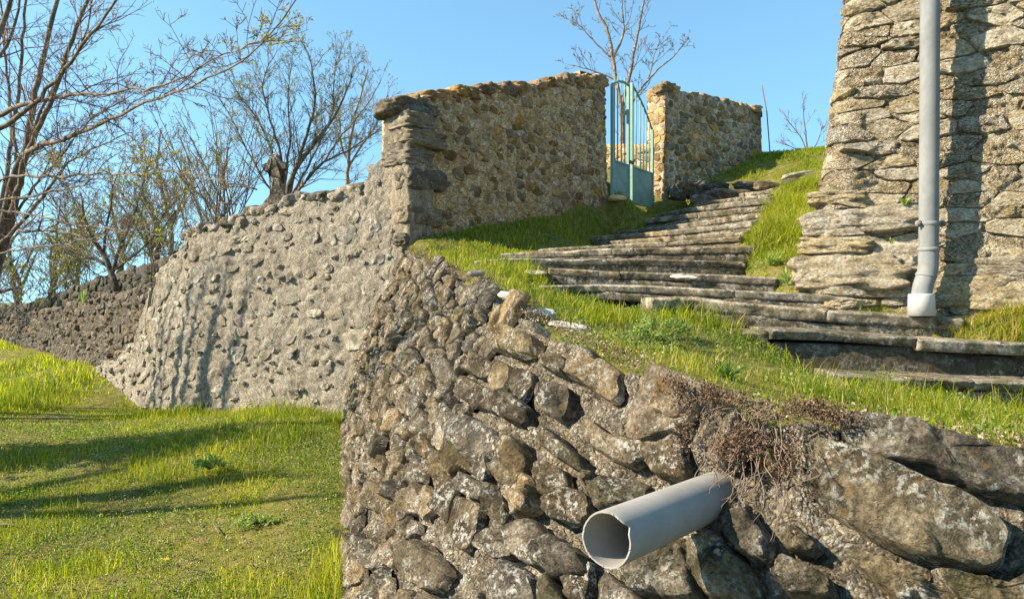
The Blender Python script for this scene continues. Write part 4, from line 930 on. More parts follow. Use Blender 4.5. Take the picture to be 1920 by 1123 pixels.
for i, (px, py, D, a, b, h) in enumerate([(1290, 358, 12.9, .7, .5, .3), (1335, 352, 13.0, .8, .5, .3), (1322, 378, 12.1, .7, .4, .22), (1372, 366, 12.3, .9, .5, .25), (1408, 350, 12.7, .8, .5, .22), (1270, 365, 12.8, .4, .4, .25), (1340, 372, 12.3, .6, .5, .3), (1440, 350, 12.0, .6, .4, .2)]):
    V, Q = rock_geo(U(px, py, D), (a * .72, b * .7, h * .8), 800 + i, 11, 4, .3, rotz(random.Random(i).uniform(-.3, .6), -.1, .1), 1.8, .06); obj('boulder', V, Q, None, MAT['dry_stone'], outcrop)

# ------------------------------------------------------------------ trees and shrubs
def batch(PL, RL, sides=3):
    "many thin twigs, grouped by their number of points"
    m = MB(); by = {}
    for p, r in zip(PL, RL): by.setdefault(len(p), []).append((p, r))
    for k, lst in by.items():
        P = np.array([a for a, _ in lst]); R = np.array([b for _, b in lst]); B = len(P)
        t = np.gradient(P, axis=1); t /= np.linalg.norm(t, axis=2, keepdims=True) + 1e-9
        ref = np.where(np.abs(t[:, :1, 2:3]) < .9, np.array([0, 0, 1.]), np.array([1., 0, 0])); a = np.cross(t, ref); a /= np.linalg.norm(a, axis=2, keepdims=True) + 1e-9; b = np.cross(t, a)
        th = np.arange(sides) * 2 * math.pi / sides
        V = P[:, :, None] + R[:, :, None, None] * (np.cos(th)[None, None, :, None] * a[:, :, None] + np.sin(th)[None, None, :, None] * b[:, :, None])
        i = np.arange(k - 1)[:, None]; j = np.arange(sides)[None]
        q = np.stack([i * sides + j, i * sides + (j + 1) % sides, (i + 1) * sides + (j + 1) % sides, (i + 1) * sides + j], -1).reshape(-1, 4)
        m.add(V.reshape(-1, 3), (q[None] + (np.arange(B) * k * sides)[:, None, None]).reshape(-1, 4))
    return m
def sprout(rg, P, R, n, Lr, lvl, maxl, out, up=.25, ang=(.5, 1.1), rmin=.0022, t0=.12, wig=.16, sub=(5, .45), flat=1.):
    seg = len(P) - 1
    for _ in range(n):
        t = t0 + (1 - t0) * rg.random() ** .85; x = min(t * seg, seg - 1e-3); i = int(x); f = x - i
        p = P[i] * (1 - f) + P[i + 1] * f; r = R[i] * (1 - f) + R[i + 1] * f
        d = P[i + 1] - P[i]; d = d / (np.linalg.norm(d) + 1e-9)
        v = rg.normal(size=3); v[1] *= flat; v -= d * (v @ d); v /= np.linalg.norm(v) + 1e-9; a = rg.uniform(*ang)
        d = d * math.cos(a) + v * math.sin(a) + np.array([0, 0, up]); d /= np.linalg.norm(d)
        L = rg.uniform(*Lr) * (1.05 - .55 * t); k = (6, 5, 4, 4)[lvl]
        pts = [p]; dd = d
        for s in range(k - 1):
            dd = dd + rg.normal(0, wig, 3) + np.array([0, 0, up * .15]); dd /= np.linalg.norm(dd); pts.append(pts[-1] + dd * L / (k - 1))
        pts = np.array(pts); r0 = max(rmin * 1.2, min(r * .62, L * .013)); rad = np.linspace(r0, rmin, k); out.append((pts, rad, lvl))
        if lvl < maxl: sprout(rg, pts, rad, max(1, int(rg.uniform(.6, 1.3) * sub[0])), (L * sub[1] * .6, L * sub[1] * 1.2), lvl + 1, maxl, out, up, ang, rmin, .2, wig, sub, flat)
def puffs(C, size, rg, n=1, jit=.02, lo=0., hi=1.):
    "tiny folded leaf pairs around points"
    C = np.repeat(np.asarray(C, float), n, 0); N_ = len(C); C = C + rg.normal(0, jit, (N_, 3)); s = size * rg.uniform(.5, 1.3, N_)[:, None]
    a = rg.normal(size=(N_, 3)); a /= np.linalg.norm(a, axis=1)[:, None]; b = np.cross(a, rg.normal(size=(N_, 3))); b /= np.linalg.norm(b, axis=1)[:, None]; c = np.cross(a, b)
    V = np.stack([C - a * s, C + b * s * .55 + c * s * .2, C + a * s, C - b * s * .55 + c * s * .2], 1).reshape(-1, 3)
    i = np.arange(N_)[:, None] * 4; T = np.concatenate([i + np.array([0, 1, 2]), i + np.array([0, 2, 3])])
    tint = np.zeros((N_ * 4, 4)); tint[:, 0] = np.repeat(rg.uniform(lo, hi, N_), 4); tint[:, 3] = 1
    return V, T, tint
def tree(name, label, cat, limbs, seed, kids, Lr, maxl, group=None, buds=None, bud_size=.012, bud_share=.35, bark='bark', twig='twig', up=.25, rmin=.0022, sub=(5, .45), flat=1., base=None, bud_fn=None, bud_n=1, wig=.16):
    rg = np.random.default_rng(seed); m = MB(); out = []
    root = empty(name, base if base is not None else limbs[0][0][0], label, cat, group, 'thing')
    for L in limbs:
        P = np.array(L[0], float); R = np.array(L[1], float)
        d = densify(P, .12 if np.linalg.norm(P[-1] - P[0]) < 6 else .25); q = smooth(d, 3)
        q[1:-1] += rg.normal(0, .006, (len(q) - 2, 3)) + fbm(q[1:-1] + seed, 2.5, 2, seed)[:, None] * np.array([.03, .0, .03])
        s_ = np.linspace(0, 1, len(P)); rad = np.interp(np.linspace(0, 1, len(q)), s_, R)
        m.tube(q, rad, 8 if rad[0] > .02 else 5)
        n = L[2] if len(L) > 2 else kids
        sprout(rg, q, rad, n, Lr, 0, maxl, out, up, rmin=rmin, sub=sub, flat=flat, wig=wig)
    m.obj('trunk', MAT[bark], root)
    b = batch([o[0] for o in out], [o[1] for o in out]); b.obj('crown', MAT[twig], root)
    if buds:
        C = [o[0][k] for o in out for k in range(2, len(o[0])) if (o[2] >= 1 or k > 3) and rg.random() < bud_share and (bud_fn is None or rg.random() < bud_fn(o[0][k]))]
        if C:
            V, T, tint = puffs(C, bud_size, rg, bud_n, bud_size * 1.2); o = obj('bud', V, None, T, MAT[buds], root, smooth=False, tint=tint); o['kind'] = 'stuff'
    return root
def lim(px, r0, r1, n=None):
    "a limb traced in the photograph: (px, py, depth) points and the width in pixels at both ends"
    P = E(*px); R = np.linspace(r0, r1, len(px)) / 2 / F * P[:, 1]
    return (P, R) if n is None else (P, R, n)
# the large tree on the slope, reaching in from the edge
LT = [
    lim([(-50, 790, 7.70), (-42, 650, 7.70), (-14, 520, 7.62), (15, 430, 7.62)], 30, 19, 3),
    lim([(15, 430, 7.62), (45, 300, 7.46), (52, 240, 7.40), (76, 125, 7.33), (100, 30, 7.24), (118, -60, 7.21), (130, -200, 7.29)], 14.8, 4.4, 29),
    lim([(10, 440, 7.62), (50, 285, 7.15), (92, 200, 6.80), (126, 100, 6.58), (156, 25, 6.39), (176, -60, 6.26), (190, -220, 6.18)], 13.3, 4.4, 29),
    lim([(-10, 500, 7.62), (28, 289, 7.38), (165, 244, 6.10), (280, 190, 5.12), (414, 140, 4.10), (500, 96, 3.54), (545, 45, 3.48), (560, -8, 3.48)], 14.1, 2.2, 52),
    lim([(-60, 260, 6.81), (0, 212, 6.81), (100, 184, 6.17), (250, 167, 5.15), (320, 160, 4.69), (400, 112, 4.19), (470, 86, 3.80), (520, 62, 3.64)], 9.6, 1.9, 46),
    lim([(-60, 275, 6.45), (0, 242, 6.45), (75, 187, 6.14), (120, 130, 5.88), (165, 72, 5.55), (200, 30, 5.36), (230, -12, 5.12), (262, -80, 4.94)], 10.4, 3.7, 27),
    lim([(-5, 420, 8.06), (26, 240, 8.02), (36, 150, 7.95), (44, 50, 7.89), (52, -20, 7.83), (60, -160, 7.78)], 8.9, 3.0, 23),
    lim([(-30, 170, 6.27), (0, 50, 6.27), (22, -4, 6.26), (60, -90, 6.06)], 11.1, 5.9, 9),
    lim([(-30, 395, 7.17), (0, 329, 7.17), (100, 332, 6.58), (200, 329, 5.89), (310, 321, 5.08), (410, 339, 4.42), (478, 352, 3.98)], 6.3, 1.4, 41),
    lim([(-30, 380, 6.99), (0, 371, 6.99), (75, 369, 6.56), (165, 344, 5.94), (215, 328, 5.58), (290, 322, 5.06)], 5.2, 1.4, 27),
    lim([(-30, 390, 6.63), (10, 396, 6.63), (100, 416, 6.08), (225, 431, 5.29), (300, 437, 4.80), (372, 432, 4.40)], 4.6, 1.1, 23),
    lim([(-40, 486, 6.45), (0, 474, 6.45), (125, 459, 5.78), (225, 434, 5.15), (300, 411, 4.74), (342, 404, 4.50)], 4.1, 1.0, 20),
    lim([(-20, 470, 7.53), (22, 440, 7.51), (70, 380, 7.12), (130, 300, 6.63), (215, 262, 6.02), (250, 250, 5.73)], 8.1, 1.5, 29),
    lim([(10, 400, 7.89), (40, 440, 7.75), (90, 430, 7.41), (190, 452, 6.71), (265, 520, 6.20)], 5.9, 1.1, 18),
    lim([(-30, 560, 7.17), (0, 542, 7.17), (34, 540, 7.08)], 10.4, 4.4, 6),
    lim([(30, 300, 7.82), (20, 200, 7.98), (8, 100, 8.06), (4, 0, 8.06), (0, -120, 8.06)], 6.7, 2.2, 20),
    lim([(60, 250, 7.42), (95, 170, 7.18), (150, 95, 6.81), (172, 30, 6.66), (180, -40, 6.61)], 6, 2.5, 20),
    lim([(15, 430, 7.68), (60, 350, 7.34), (120, 290, 6.86), (165, 225, 6.50), (225, 190, 6.04), (262, 175, 5.80)], 6, 1.5, 22),
    lim([(-20, 130, 7.84), (15, 90, 7.84), (35, 20, 7.74), (42, -60, 7.70)], 7, 3, 14),
]
def yel(p):
    px = 960 + F * p[0] / p[1]; py = 561.5 - F * p[2] / p[1]
    return min(1, .08 + math.exp(-((px - 505) / 60) ** 2 - ((py - 75) / 60) ** 2) + math.exp(-((px - 560) / 35) ** 2 - ((py - 20) / 50) ** 2) * 1.2 + math.exp(-((px - 270) / 80) ** 2 - ((py - 295) / 35) ** 2) + .5 * math.exp(-((px - 60) / 80) ** 2 - ((py - 310) / 20) ** 2))
tree('bare_tree', 'large bare tree whose long budding branches reach over the grass slope from the edge', 'tree', LT, 5, 20, (.24, .75), 2, rmin=.0014, buds='bud', bud_size=.009, bud_share=.45, up=.2, sub=(5, .5), bud_fn=yel, bud_n=2)
def fan(px, py, D, n, spread, hgt, r, seed, tilt=0., dy=.5, k=5, kids=None, x0=.25):
    rg = np.random.default_rng(seed); out = []; b = U(px, py, D)
    for i in range(n):
        a = tilt + spread * ((i + rg.uniform(-.4, .4)) / max(1, n - 1) - .5) * 2; L = hgt * rg.uniform(.7, 1.1); p = b + np.array([rg.uniform(-x0, x0), rg.uniform(-.2, .2), 0]); d = np.array([math.sin(a), rg.uniform(-dy, dy), math.cos(a)]); d /= np.linalg.norm(d)
        pts = [p]
        for s in range(k - 1): d = d + rg.normal(0, .1, 3) + np.array([0, 0, .05]); d /= np.linalg.norm(d); pts.append(pts[-1] + d * L / (k - 1))
        out.append((np.array(pts), np.linspace(r * rg.uniform(.6, 1.1), .004, k)) + ((kids,) if kids else ()))
    return out
S_ = 'shrubs and trees behind the plastered wall'
# the wide multi-stemmed tree behind the cross
BT = [lim([(535, 385, 11.2), (545, 330, 11.2), (575, 285, 11.2), (620, 235, 11.2), (650, 170, 11.2), (668, 120, 11.2)], 11.5, 1.4, 39),
      lim([(538, 380, 11.2), (560, 300, 11.2), (582, 240, 11.2), (592, 180, 11.1), (585, 120, 11.), (560, 70, 11.)], 8.6, 1.4, 36),
      lim([(530, 380, 11.), (505, 270, 11.), (470, 200, 11.), (440, 165, 11.), (415, 130, 11.)], 6.5, 1.4, 33),
      lim([(532, 380, 11.), (528, 290, 11.), (500, 210, 10.9), (490, 150, 10.9), (520, 95, 10.9)], 6.5, 1.4, 33),
      lim([(545, 375, 11.3), (600, 305, 11.3), (640, 290, 11.3), (690, 262, 11.3), (720, 235, 11.3)], 6.5, 1.4, 30),
      lim([(525, 385, 10.8), (490, 330, 10.8), (455, 270, 10.8), (425, 210, 10.8), (402, 165, 10.8)], 5.0, 1.2, 30),
      lim([(540, 375, 11.3), (610, 300, 11.5), (650, 240, 11.6), (690, 200, 11.6), (715, 150, 11.6)], 5.8, 1.2, 30),
      lim([(528, 380, 11.), (545, 260, 11.), (540, 180, 11.), (548, 110, 11.)], 5.8, 1.2, 30),
      lim([(540, 380, 11.), (600, 270, 11.), (630, 200, 11.), (622, 140, 11.), (640, 95, 11.)], 5.8, 1.2, 30)]
tree('budding_tree', 'wide multi stemmed tree with tiny green buds rising behind the stone cross', 'tree', BT, 11, 22, (.4, 1.0), 2, S_, 'greenbud', .013, .28, 'bark', 'twig_far', .3, rmin=.0019, sub=(5, .5), base=U(535, 400, 11.2))
tree('slender_tree', 'slender bare pale tree close beside the corner of the enclosure wall', 'tree', [lim([(650, 400, 12.), (650, 340, 12.), (656, 280, 12.), (668, 200, 12.), (690, 130, 12.)], 10, 2, 30), lim([(651, 320, 12.), (680, 270, 12.), (712, 225, 12.), (730, 170, 12.)], 5, 1.5, 18), lim([(654, 300, 12.), (635, 250, 12.), (640, 190, 12.)], 5, 1.5, 14)], 12, 16, (.3, .8), 2, S_, 'bud', .01, .06, 'bark_pale', 'bark_pale', .15)
tree('budding_shrub', 'dense upright shrub of thin green budded shoots left of the stone cross', 'shrub', fan(420, 425, 10.6, 24, .75, 1.75, .012, 13, -.15, .4), 13, 8, (.25, .6), 1, S_, 'greenbud', .014, .6, 'twig_far', 'twig_far', .45, sub=(4, .5), base=U(420, 430, 10.6))
tree('budding_shrub', 'thin upright shoots growing over the low end of the plastered wall', 'shrub', fan(365, 450, 11.5, 18, .6, 1.7, .01, 14, -.1, .4, x0=.5), 14, 7, (.25, .55), 1, S_, 'greenbud', .015, .5, 'twig_far', 'twig_far', .45, sub=(4, .5), base=U(365, 455, 11.5))
G_ = 'thicket beyond the low dry stone wall'
tree('leafing_tree', 'crooked leafing tree leaning over the top of the dry stone wall', 'tree', [lim([(222, 548, 12.3), (208, 505, 12.3), (190, 470, 12.3), (160, 420, 12.2), (150, 360, 12.2)], 13, 3, 26), lim([(212, 510, 12.3), (225, 460, 12.3), (250, 410, 12.3), (262, 360, 12.3)], 8, 2, 24), lim([(205, 500, 12.3), (165, 480, 12.3), (120, 470, 12.3), (85, 440, 12.3)], 7, 2, 20), lim([(215, 505, 12.3), (265, 470, 12.3), (300, 430, 12.3)], 6, 2, 20), lim([(195, 475, 12.3), (200, 420, 12.3), (215, 370, 12.3), (205, 330, 12.3)], 6, 2, 20)], 15, 20, (.3, .8), 2, G_, 'greenbud', .022, .3, 'bark', 'twig_far', .25, sub=(4, .5))
for i, (px, py, D, lab) in enumerate([(40, 590, 19.5, 'bare tree in the thicket above the far end of the dry stone wall'), (95, 570, 18.5, 'pale bare tree behind the dark terrace wall near its low end'), (140, 560, 20., 'bare tree standing behind the middle of the dark terrace wall'), (285, 500, 15.5, 'leafing tree behind the upper end of the dark terrace wall'), (320, 490, 17., 'bushy budding tree between the terrace wall and the plastered wall'), (-30, 600, 17., 'bare tree at the edge behind the low end of the dry stone wall'), (225, 540, 22., 'tall distant bare tree behind the crooked leafing tree')]):
    rg = np.random.default_rng(60 + i); b = U(px, py + 20, D); hh = D * rg.uniform(.14, .2)
    limbs = [(np.array([b, b + (rg.uniform(-.2, .2), 0, hh * .35), b + (rg.uniform(-.4, .4), 0, hh * .7), b + (rg.uniform(-.6, .6), 0, hh)]), np.array([.07, .055, .035, .008]), 20)]
    for q in range(5):
        z0 = rg.uniform(.1, .5) * hh; a = rg.uniform(-1, 1); limbs.append((np.array([b + (0, 0, z0), b + (a * .4, rg.uniform(-.4, .4), z0 + hh * .2), b + (a * 1.0, rg.uniform(-.6, .6), z0 + hh * .45)]), np.array([.04, .025, .006]), 14))
    tree('thicket_tree', lab, 'tree', limbs, 200 + i, 16, (.4, 1.1), 2, G_, 'greenbud', .026, .14 if i % 2 else .08, 'bark', 'twig_far' if i % 2 else 'twig', .25, rmin=.004, sub=(4, .5))
for i, (px, py, D, n, lab) in enumerate([(70, 575, 16.5, 16, 'low leafless brush spilling over the far end of the terrace wall'), (255, 505, 14.6, 18, 'green budded brush above the terrace wall beside the iron frame'), (10, 585, 15.8, 14, 'tangled grey brush on the end of the dry stone wall'), (175, 530, 16., 18, 'yellow green brush behind the middle of the terrace wall')]):
    tree('brush', lab, 'shrub', fan(px, py + 12, D, n, 1.1, 1.5, .012, 80 + i, 0, .6, x0=.9), 90 + i, 9, (.3, .7), 1, G_, 'greenbud', .026, .45, 'twig_far', 'twig_far', .3, rmin=.004, sub=(5, .5), base=U(px, py + 15, D))
# trees above the enclosure
tree('hilltop_tree', 'bare orange tinged tree showing above the wall beside the gate', 'tree', [lim([(1168, 330, 21), (1166, 200, 21), (1150, 110, 21), (1140, 60, 21), (1118, 15, 21), (1108, -40, 21)], 11, 3, 22), lim([(1166, 200, 21), (1185, 120, 21), (1196, 60, 21), (1205, 15, 21), (1216, -30, 21)], 8, 2.5, 22), lim([(1172, 215, 21), (1200, 168, 21), (1235, 128, 21), (1262, 108, 21), (1292, 72, 21)], 5, 1.5, 14), lim([(1150, 110, 21), (1115, 80, 21), (1085, 45, 21), (1068, 38, 21)], 4, 1.3, 14), lim([(1158, 150, 21), (1100, 130, 21), (1065, 122, 21)], 3.5, 1.2, 12), lim([(1150, 110, 21), (1172, 60, 21), (1165, 10, 21), (1170, -30, 21)], 5, 1.5, 16), lim([(1215, 150, 21), (1228, 100, 21), (1238, 75, 21)], 3, 1.2, 10)], 21, 18, (.4, 1.2), 2, None, 'bud', .02, .12, 'bark', 'twig', .2, rmin=.005, sub=(4, .45))
tree('bare_sapling', 'thin bare sapling on the grassy crest beside the tower', 'tree', [lim([(1518, 300, 19), (1512, 262, 19), (1508, 220, 19), (1505, 185, 19)], 3.5, 1.2, 8), lim([(1516, 290, 19), (1500, 250, 19), (1480, 232, 19), (1465, 205, 19)], 2.5, 1., 7), lim([(1518, 295, 19), (1535, 262, 19), (1542, 235, 19)], 2.5, 1., 7), lim([(1500, 285, 19), (1480, 275, 19), (1462, 268, 19)], 2, .9, 5)], 22, 8, (.3, .7), 1, None, None, bark='twig', twig='twig', rmin=.004)
# a neighbouring tree on the slope outside the picture throws its shade across the grass
tree('slope_tree', 'bare tree on the grass slope beside the large tree, outside the frame', 'tree', [(np.array([(-8.1, 5.3, -1.8), (-8.0, 5.3, -.6), (-8.1, 5.4, .8), (-7.8, 5.4, 2.4)]), np.array([.2, .17, .13, .05]), 16), (np.array([(-8., 5.3, -.4), (-7.2, 5.6, .6), (-6.4, 5.8, 1.4)]), np.array([.12, .08, .02]), 14), (np.array([(-8.05, 5.35, .0), (-8.6, 5.7, 1.2), (-9.2, 6, 2.4)]), np.array([.12, .08, .02]), 14), (np.array([(-8.05, 5.35, .3), (-7.9, 5., 1.5), (-7.6, 4.7, 2.8)]), np.array([.1, .07, .02]), 14)], 33, 14, (.5, 1.4), 1, None, None, sub=(6, .5), rmin=.004)

tree('slope_saplings', 'clump of thin bare saplings on the slope by the dry stone wall, outside the frame', 'saplings', [(np.array([(x, y, -1.5), (x + a, y, .0), (x + a * 1.5 - .05, y + .1, 1.6), (x + a * 2, y + .1, 3.2)]), np.array([r_, r_ * .9, r_ * .6, .006]), 12) for x, y, a, r_ in ((-7.45, 8.95, .05, .05), (-7.6, 9.1, -.05, .075), (-7.9, 9.25, .06, .04), (-8.1, 9.32, .0, .065), (-8.5, 9.5, .05, .03), (-8.7, 9.56, -.04, .035), (-9., 9.62, .03, .03))], 44, 12, (.3, .8), 1, None, None, rmin=.003, up=.5)
r = np.random.default_rng(77); b = np.array([-7.7, 6.85, float(lawn_z(np.array([[-7.7, 6.85]]))[0])]); bush = empty('shade_bush', b, 'dense evergreen bush added outside the frame to shade the grass slope', 'bush', kind='thing')  # unseen bush, added to throw a broad band of shade across the lawn
m = MB(); C = []
for k in range(26):
    a = r.uniform(0, 6.28); rr_ = r.uniform(.1, .55); tip = b + np.array([math.cos(a) * rr_, math.sin(a) * rr_ * .8, r.uniform(.8, 3.0)]); m.tube([b, b + (tip - b) * .5 + r.normal(0, .08, 3), tip], [.03, .018, .006], 5); C.append(tip + r.normal(0, .2, (180, 3))); C.append(b + (tip - b) * .6 + r.normal(0, .2, (90, 3)))
m.obj('stem', MAT['bark'], bush); V, T, ti = puffs(np.vstack(C), .05, r, 1, .03, 0, .4); o = obj('foliage', V, None, T, MAT['leaf'], bush, smooth=False, tint=ti); o['kind'] = 'stuff'

# ------------------------------------------------------------------ grass and ground plants
def blades(Rt, h, wd, rg, lean=.5, seg=3, tint=None, az=None):
    n = len(Rt); az = rg.uniform(0, 6.283, n) if az is None else az; ln = lean * rg.uniform(.2, 1.3, n)
    dx = np.stack([np.cos(az), np.sin(az), 0 * az], 1); sx = np.stack([-np.sin(az), np.cos(az), 0 * az], 1)
    tw = rg.uniform(-.8, .8, n)[:, None]; sx = sx * np.cos(tw) + dx * np.sin(tw)
    ts = [0, .42, .78] if seg == 3 else [0, .55] if seg == 2 else [0]
    V = []
    for t in ts + [1.]:
        c = Rt + np.array([0, 0, 1.]) * (h * t * (1 - .35 * ln * t))[:, None] + dx * (h * ln * t * t)[:, None]
        w_ = (wd * (1 - t ** 2.2) * (1 if t else .8))[:, None]
        if t < 1: V += [c - sx * w_, c + sx * w_]
        else: V.append(c)
    k = len(V); V = np.stack(V, 1).reshape(-1, 3); T = []
    for s in range(len(ts) - 1): T += [(2 * s, 2 * s + 1, 2 * s + 3), (2 * s, 2 * s + 3, 2 * s + 2)]
    T.append((k - 3, k - 2, k - 1)); T = (np.arange(n)[:, None, None] * k + np.array(T)[None]).reshape(-1, 3)
    ti = np.zeros((n * k, 4)); ti[:, 0] = np.repeat(np.clip(tint if tint is not None else rg.uniform(0, 1, n), 0, 1), k); ti[:, 3] = 1
    return V, T, ti
def scatter(rg, n, x0, x1, y0, y1, keep):
    q = np.stack([rg.uniform(x0, x1, n), rg.uniform(y0, y1, n)], 1); return q[keep(q)]
class Acc:
    def __init__(s): s.m = MB(); s.t = []
    def add(s, V, T, ti): s.m.add(V, None, T); s.t.append(ti)
    def done(s, name, mat, label, cat, kind='stuff', parent=None):
        o = s.m.obj(name, MAT[mat], parent, smooth=False, tint=np.vstack(s.t)); return tag(o, label, cat, kind=kind)
n3 = lambda q, sc_, s, o=3: fbm(np.column_stack([q, 0 * q[:, 0] + .37]), sc_, o, s)
rg = np.random.default_rng(99)
rwb = [tuple(p[:2]) for p in RW.B]; w1l = [tuple(W1.P(np.array([u]), w1bot(np.array([u])))[0][:2]) for u in np.linspace(0, W1.len, 40)]
lawn_poly = rwb + [(2.4, -.5), (-9, -.5), (-22, 5), (-22, 20)] + w1l[::-1]
def lawn_keep(q):
    D = q[:, 1]; px = 960 + F * q[:, 0] / np.maximum(D, .2)
    return inpoly(q, lawn_poly) & (px > -330) & (px < 1200)
A_ = Acc()
def lawn_batch(n, y0, y1, hs, ws, seg, thr, lean=.55, sd=1):
    q = scatter(rg, n, -12, .2, y0, y1, lawn_keep)
    dens = n3(q, 1.1, 5) + .5 * n3(q, 4.5, 6); q = q[dens * .85 + rg.uniform(-.25, .25, len(q)) > thr]
    wall = np.minimum(polydist(q, w1l), polydist(q, rwb)); tall = np.clip(n3(q, .7, 9) * 1.6 + .5, .25, 1.5) * (1 + .7 * np.exp(-wall / .3))
    tall *= np.interp(q[:, 1], [4, 6.5, 9, 12], [.75, .95, 1.2, 1.2])
    h = rg.uniform(*hs, len(q)) * tall; t = .45 + .55 * n3(q, 1.3, 12) + rg.normal(0, .2, len(q)); t[rg.random(len(q)) < .05] = 1
    z = lawn_z(q) - .012
    A_.add(*blades(np.column_stack([q, z]), h, rg.uniform(*ws, len(q)), rg, lean, seg, t))
lawn_batch(230000, 3.4, 7., (.03, .085), (.0018, .004), 1, -.42)
lawn_batch(110000, 3.4, 7., (.02, .05), (.0022, .0045), 1, -.55)
lawn_batch(80000, 3.4, 7., (.06, .16), (.0016, .003), 3, -.02, .4)
lawn_batch(130000, 7., 11., (.04, .11), (.003, .006), 1, -.6)
lawn_batch(70000, 7., 11., (.03, .07), (.0034, .0065), 1, -.8)
lawn_batch(60000, 7., 11., (.08, .18), (.002, .004), 3, .0, .4)
lawn_batch(60000, 11., 19., (.06, .13), (.008, .013), 1, -2.)
A_.done('lawn_grass', 'grass', 'bright spring grass on the slope below the plastered wall', 'grass')
# low leafy weeds and dry litter in the lawn
q = scatter(rg, 60000, -7, .2, 3.5, 9, lawn_keep); q = q[(n3(q, 1.6, 15) + .4 * n3(q, 7, 16) + rg.uniform(-.2, .2, len(q))) > .0]
V, T, ti = puffs(np.column_stack([q, lawn_z(q) + rg.uniform(.0, .035, len(q))]), .011, rg, 2, .014); tag(obj('lawn_weeds', V, None, T, MAT['leaf'], smooth=False, tint=ti), 'small round leaved weeds spreading through the lawn grass', 'weeds', kind='stuff')
q = scatter(rg, 80000, -7, .2, 3.5, 9.3, lawn_keep); q = q[(n3(q, 1.1, 5) + .5 * n3(q, 4.5, 6)) < rg.uniform(-.5, .35, len(q)) * np.clip(1.6 - q[:, 1] / 9, .3, 1.3)]
V, T, ti = puffs(np.column_stack([q, lawn_z(q) + rg.uniform(.0, .035, len(q))]), .009, rg, 1, .012); tag(obj('leaf_litter', V, None, T, MAT['litter'], smooth=False, tint=ti), 'dry brown leaves and pale bits scattered on the bare patches of lawn', 'leaf litter', kind='stuff')
# bank grass beside the stairs
tower_poly = [tuple(p) for p in TW.p] + [(9, 10)]
w2in = [tuple(W2P[0]), tuple(W2P[1]), (W2P[1][0] - 1, W2P[1][1] + 1), (-4, 11)]
bankg = rw_in + [(3, 1.5), (6, 1.5), (6, 3), tuple(tc_ + fd * 3), tuple(tc_), (4.2, 9.5), (7.5, 17), (8, 20), tuple(W3P1 + np.array([.6, .2])), tuple(W3P1), tuple(W3P0), tuple(GB), tuple(GA), W2P[1], W2P[0]]
def bank_keep(q):
    k = inpoly(q, bankg); i = np.where(k)[0]; s = inpoly(q[i], stair_poly); e = polydist(q[i], stair_poly + stair_poly[:1]); k[i[s & (e > .07)]] = False
    for p in LOOSE[:5]: k &= ~((np.abs(q[:, 0] - p[0]) < .13) & (q[:, 1] - p[1] < .1) & (q[:, 1] - p[1] > -.22))
    return k
B_ = Acc()
def bank_batch(n, x0, x1, y0, y1, hs, ws, seg, thr, lean, dry=.08, extra=None):
    q = scatter(rg, n, x0, x1, y0, y1, bank_keep)
    if extra is not None: q = q[extra(q)]
    q = q[(n3(q, 1.7, 25) + .5 * n3(q, 6, 26) + rg.uniform(-.25, .25, len(q))) > thr]
    edge = polydist(q, [tuple(p[:2]) for p in RW.T[::8]])
    h = rg.uniform(*hs, len(q)) * np.clip(.55 + n3(q, 2.2, 27), .3, 1.4) * np.clip(.35 + edge / .5, .35, 1.); t = .52 + .35 * n3(q, 1.3, 28) + rg.normal(0, .17, len(q)); t[rg.random(len(q)) < dry + .35 * np.exp(-edge / .15)] = 1
    B_.add(*blades(np.column_stack([q, bank_z(q) - .012]), h, rg.uniform(*ws, len(q)), rg, lean, seg, t))
bank_batch(45000, -.6, 5, 1.6, 4.6, (.05, .14), (.0012, .0026), 3, -.25, .6, .14)
bank_batch(16000, -.6, 5, 1.6, 4.6, (.12, .26), (.0014, .0028), 3, .0, .7, .1)
bank_batch(48000, -1.4, 4, 4.6, 8.5, (.06, .17), (.002, .0038), 3, -.35, .6)
bank_batch(14000, -1.2, 4, 4.6, 8.5, (.15, .3), (.002, .004), 3, .05, .7)
bank_batch(75000, -1.6, 8, 8.5, 14, (.06, .15), (.004, .007), 2, -.6, .5, .04)
bank_batch(40000, 2, 8, 14, 19, (.06, .16), (.006, .011), 2, -.8, .5, .04)
tall_poly = [U(1395, 470, 7.3)[:2], U(1430, 400, 9.1)[:2], U(1470, 355, 11)[:2], U(1530, 350, 10.5)[:2], U(1520, 420, 8)[:2], U(1500, 500, 6.6)[:2], U(1440, 500, 6.6)[:2]]
bank_batch(60000, 2., 5., 6.3, 11.2, (.16, .34), (.0025, .005), 3, -.3, .8, .14, lambda q: inpoly(q, tall_poly))
edge_poly = [(2.98, 5.02), (3.12, 4.8), (3.7, 4.4), (4.2, 4.3), (4.2, 4.7), (3.15, 5.15)]
slit_poly = [(2.5, 5.38), (2.9, 5.16), (2.95, 5.25), (2.5, 5.5)]
bank_batch(26000, 2.9, 4.3, 4.2, 5.3, (.16, .42), (.0016, .0032), 3, -.5, .9, .4, lambda q: inpoly(q, edge_poly))
bank_batch(9000, 2.4, 3., 5.1, 5.6, (.06, .2), (.0016, .0032), 3, -.5, .9, .35, lambda q: inpoly(q, slit_poly))
B_.done('bank_grass', 'grass', 'long grass overgrowing the ends of the stone stairs', 'grass')
q = scatter(rg, 26000, -.9, 4, 1.6, 7.5, bank_keep); q = q[n3(q, 3, 35) + rg.uniform(-.2, .2, len(q)) > .05]
V, T, ti = puffs(np.column_stack([q, bank_z(q) + rg.uniform(0, .04, len(q))]), .01, rg, 2, .014); tag(obj('bank_weeds', V, None, T, MAT['leaf'], smooth=False, tint=ti), 'tiny leafy weeds between the long grass beside the stairs', 'weeds', kind='stuff')
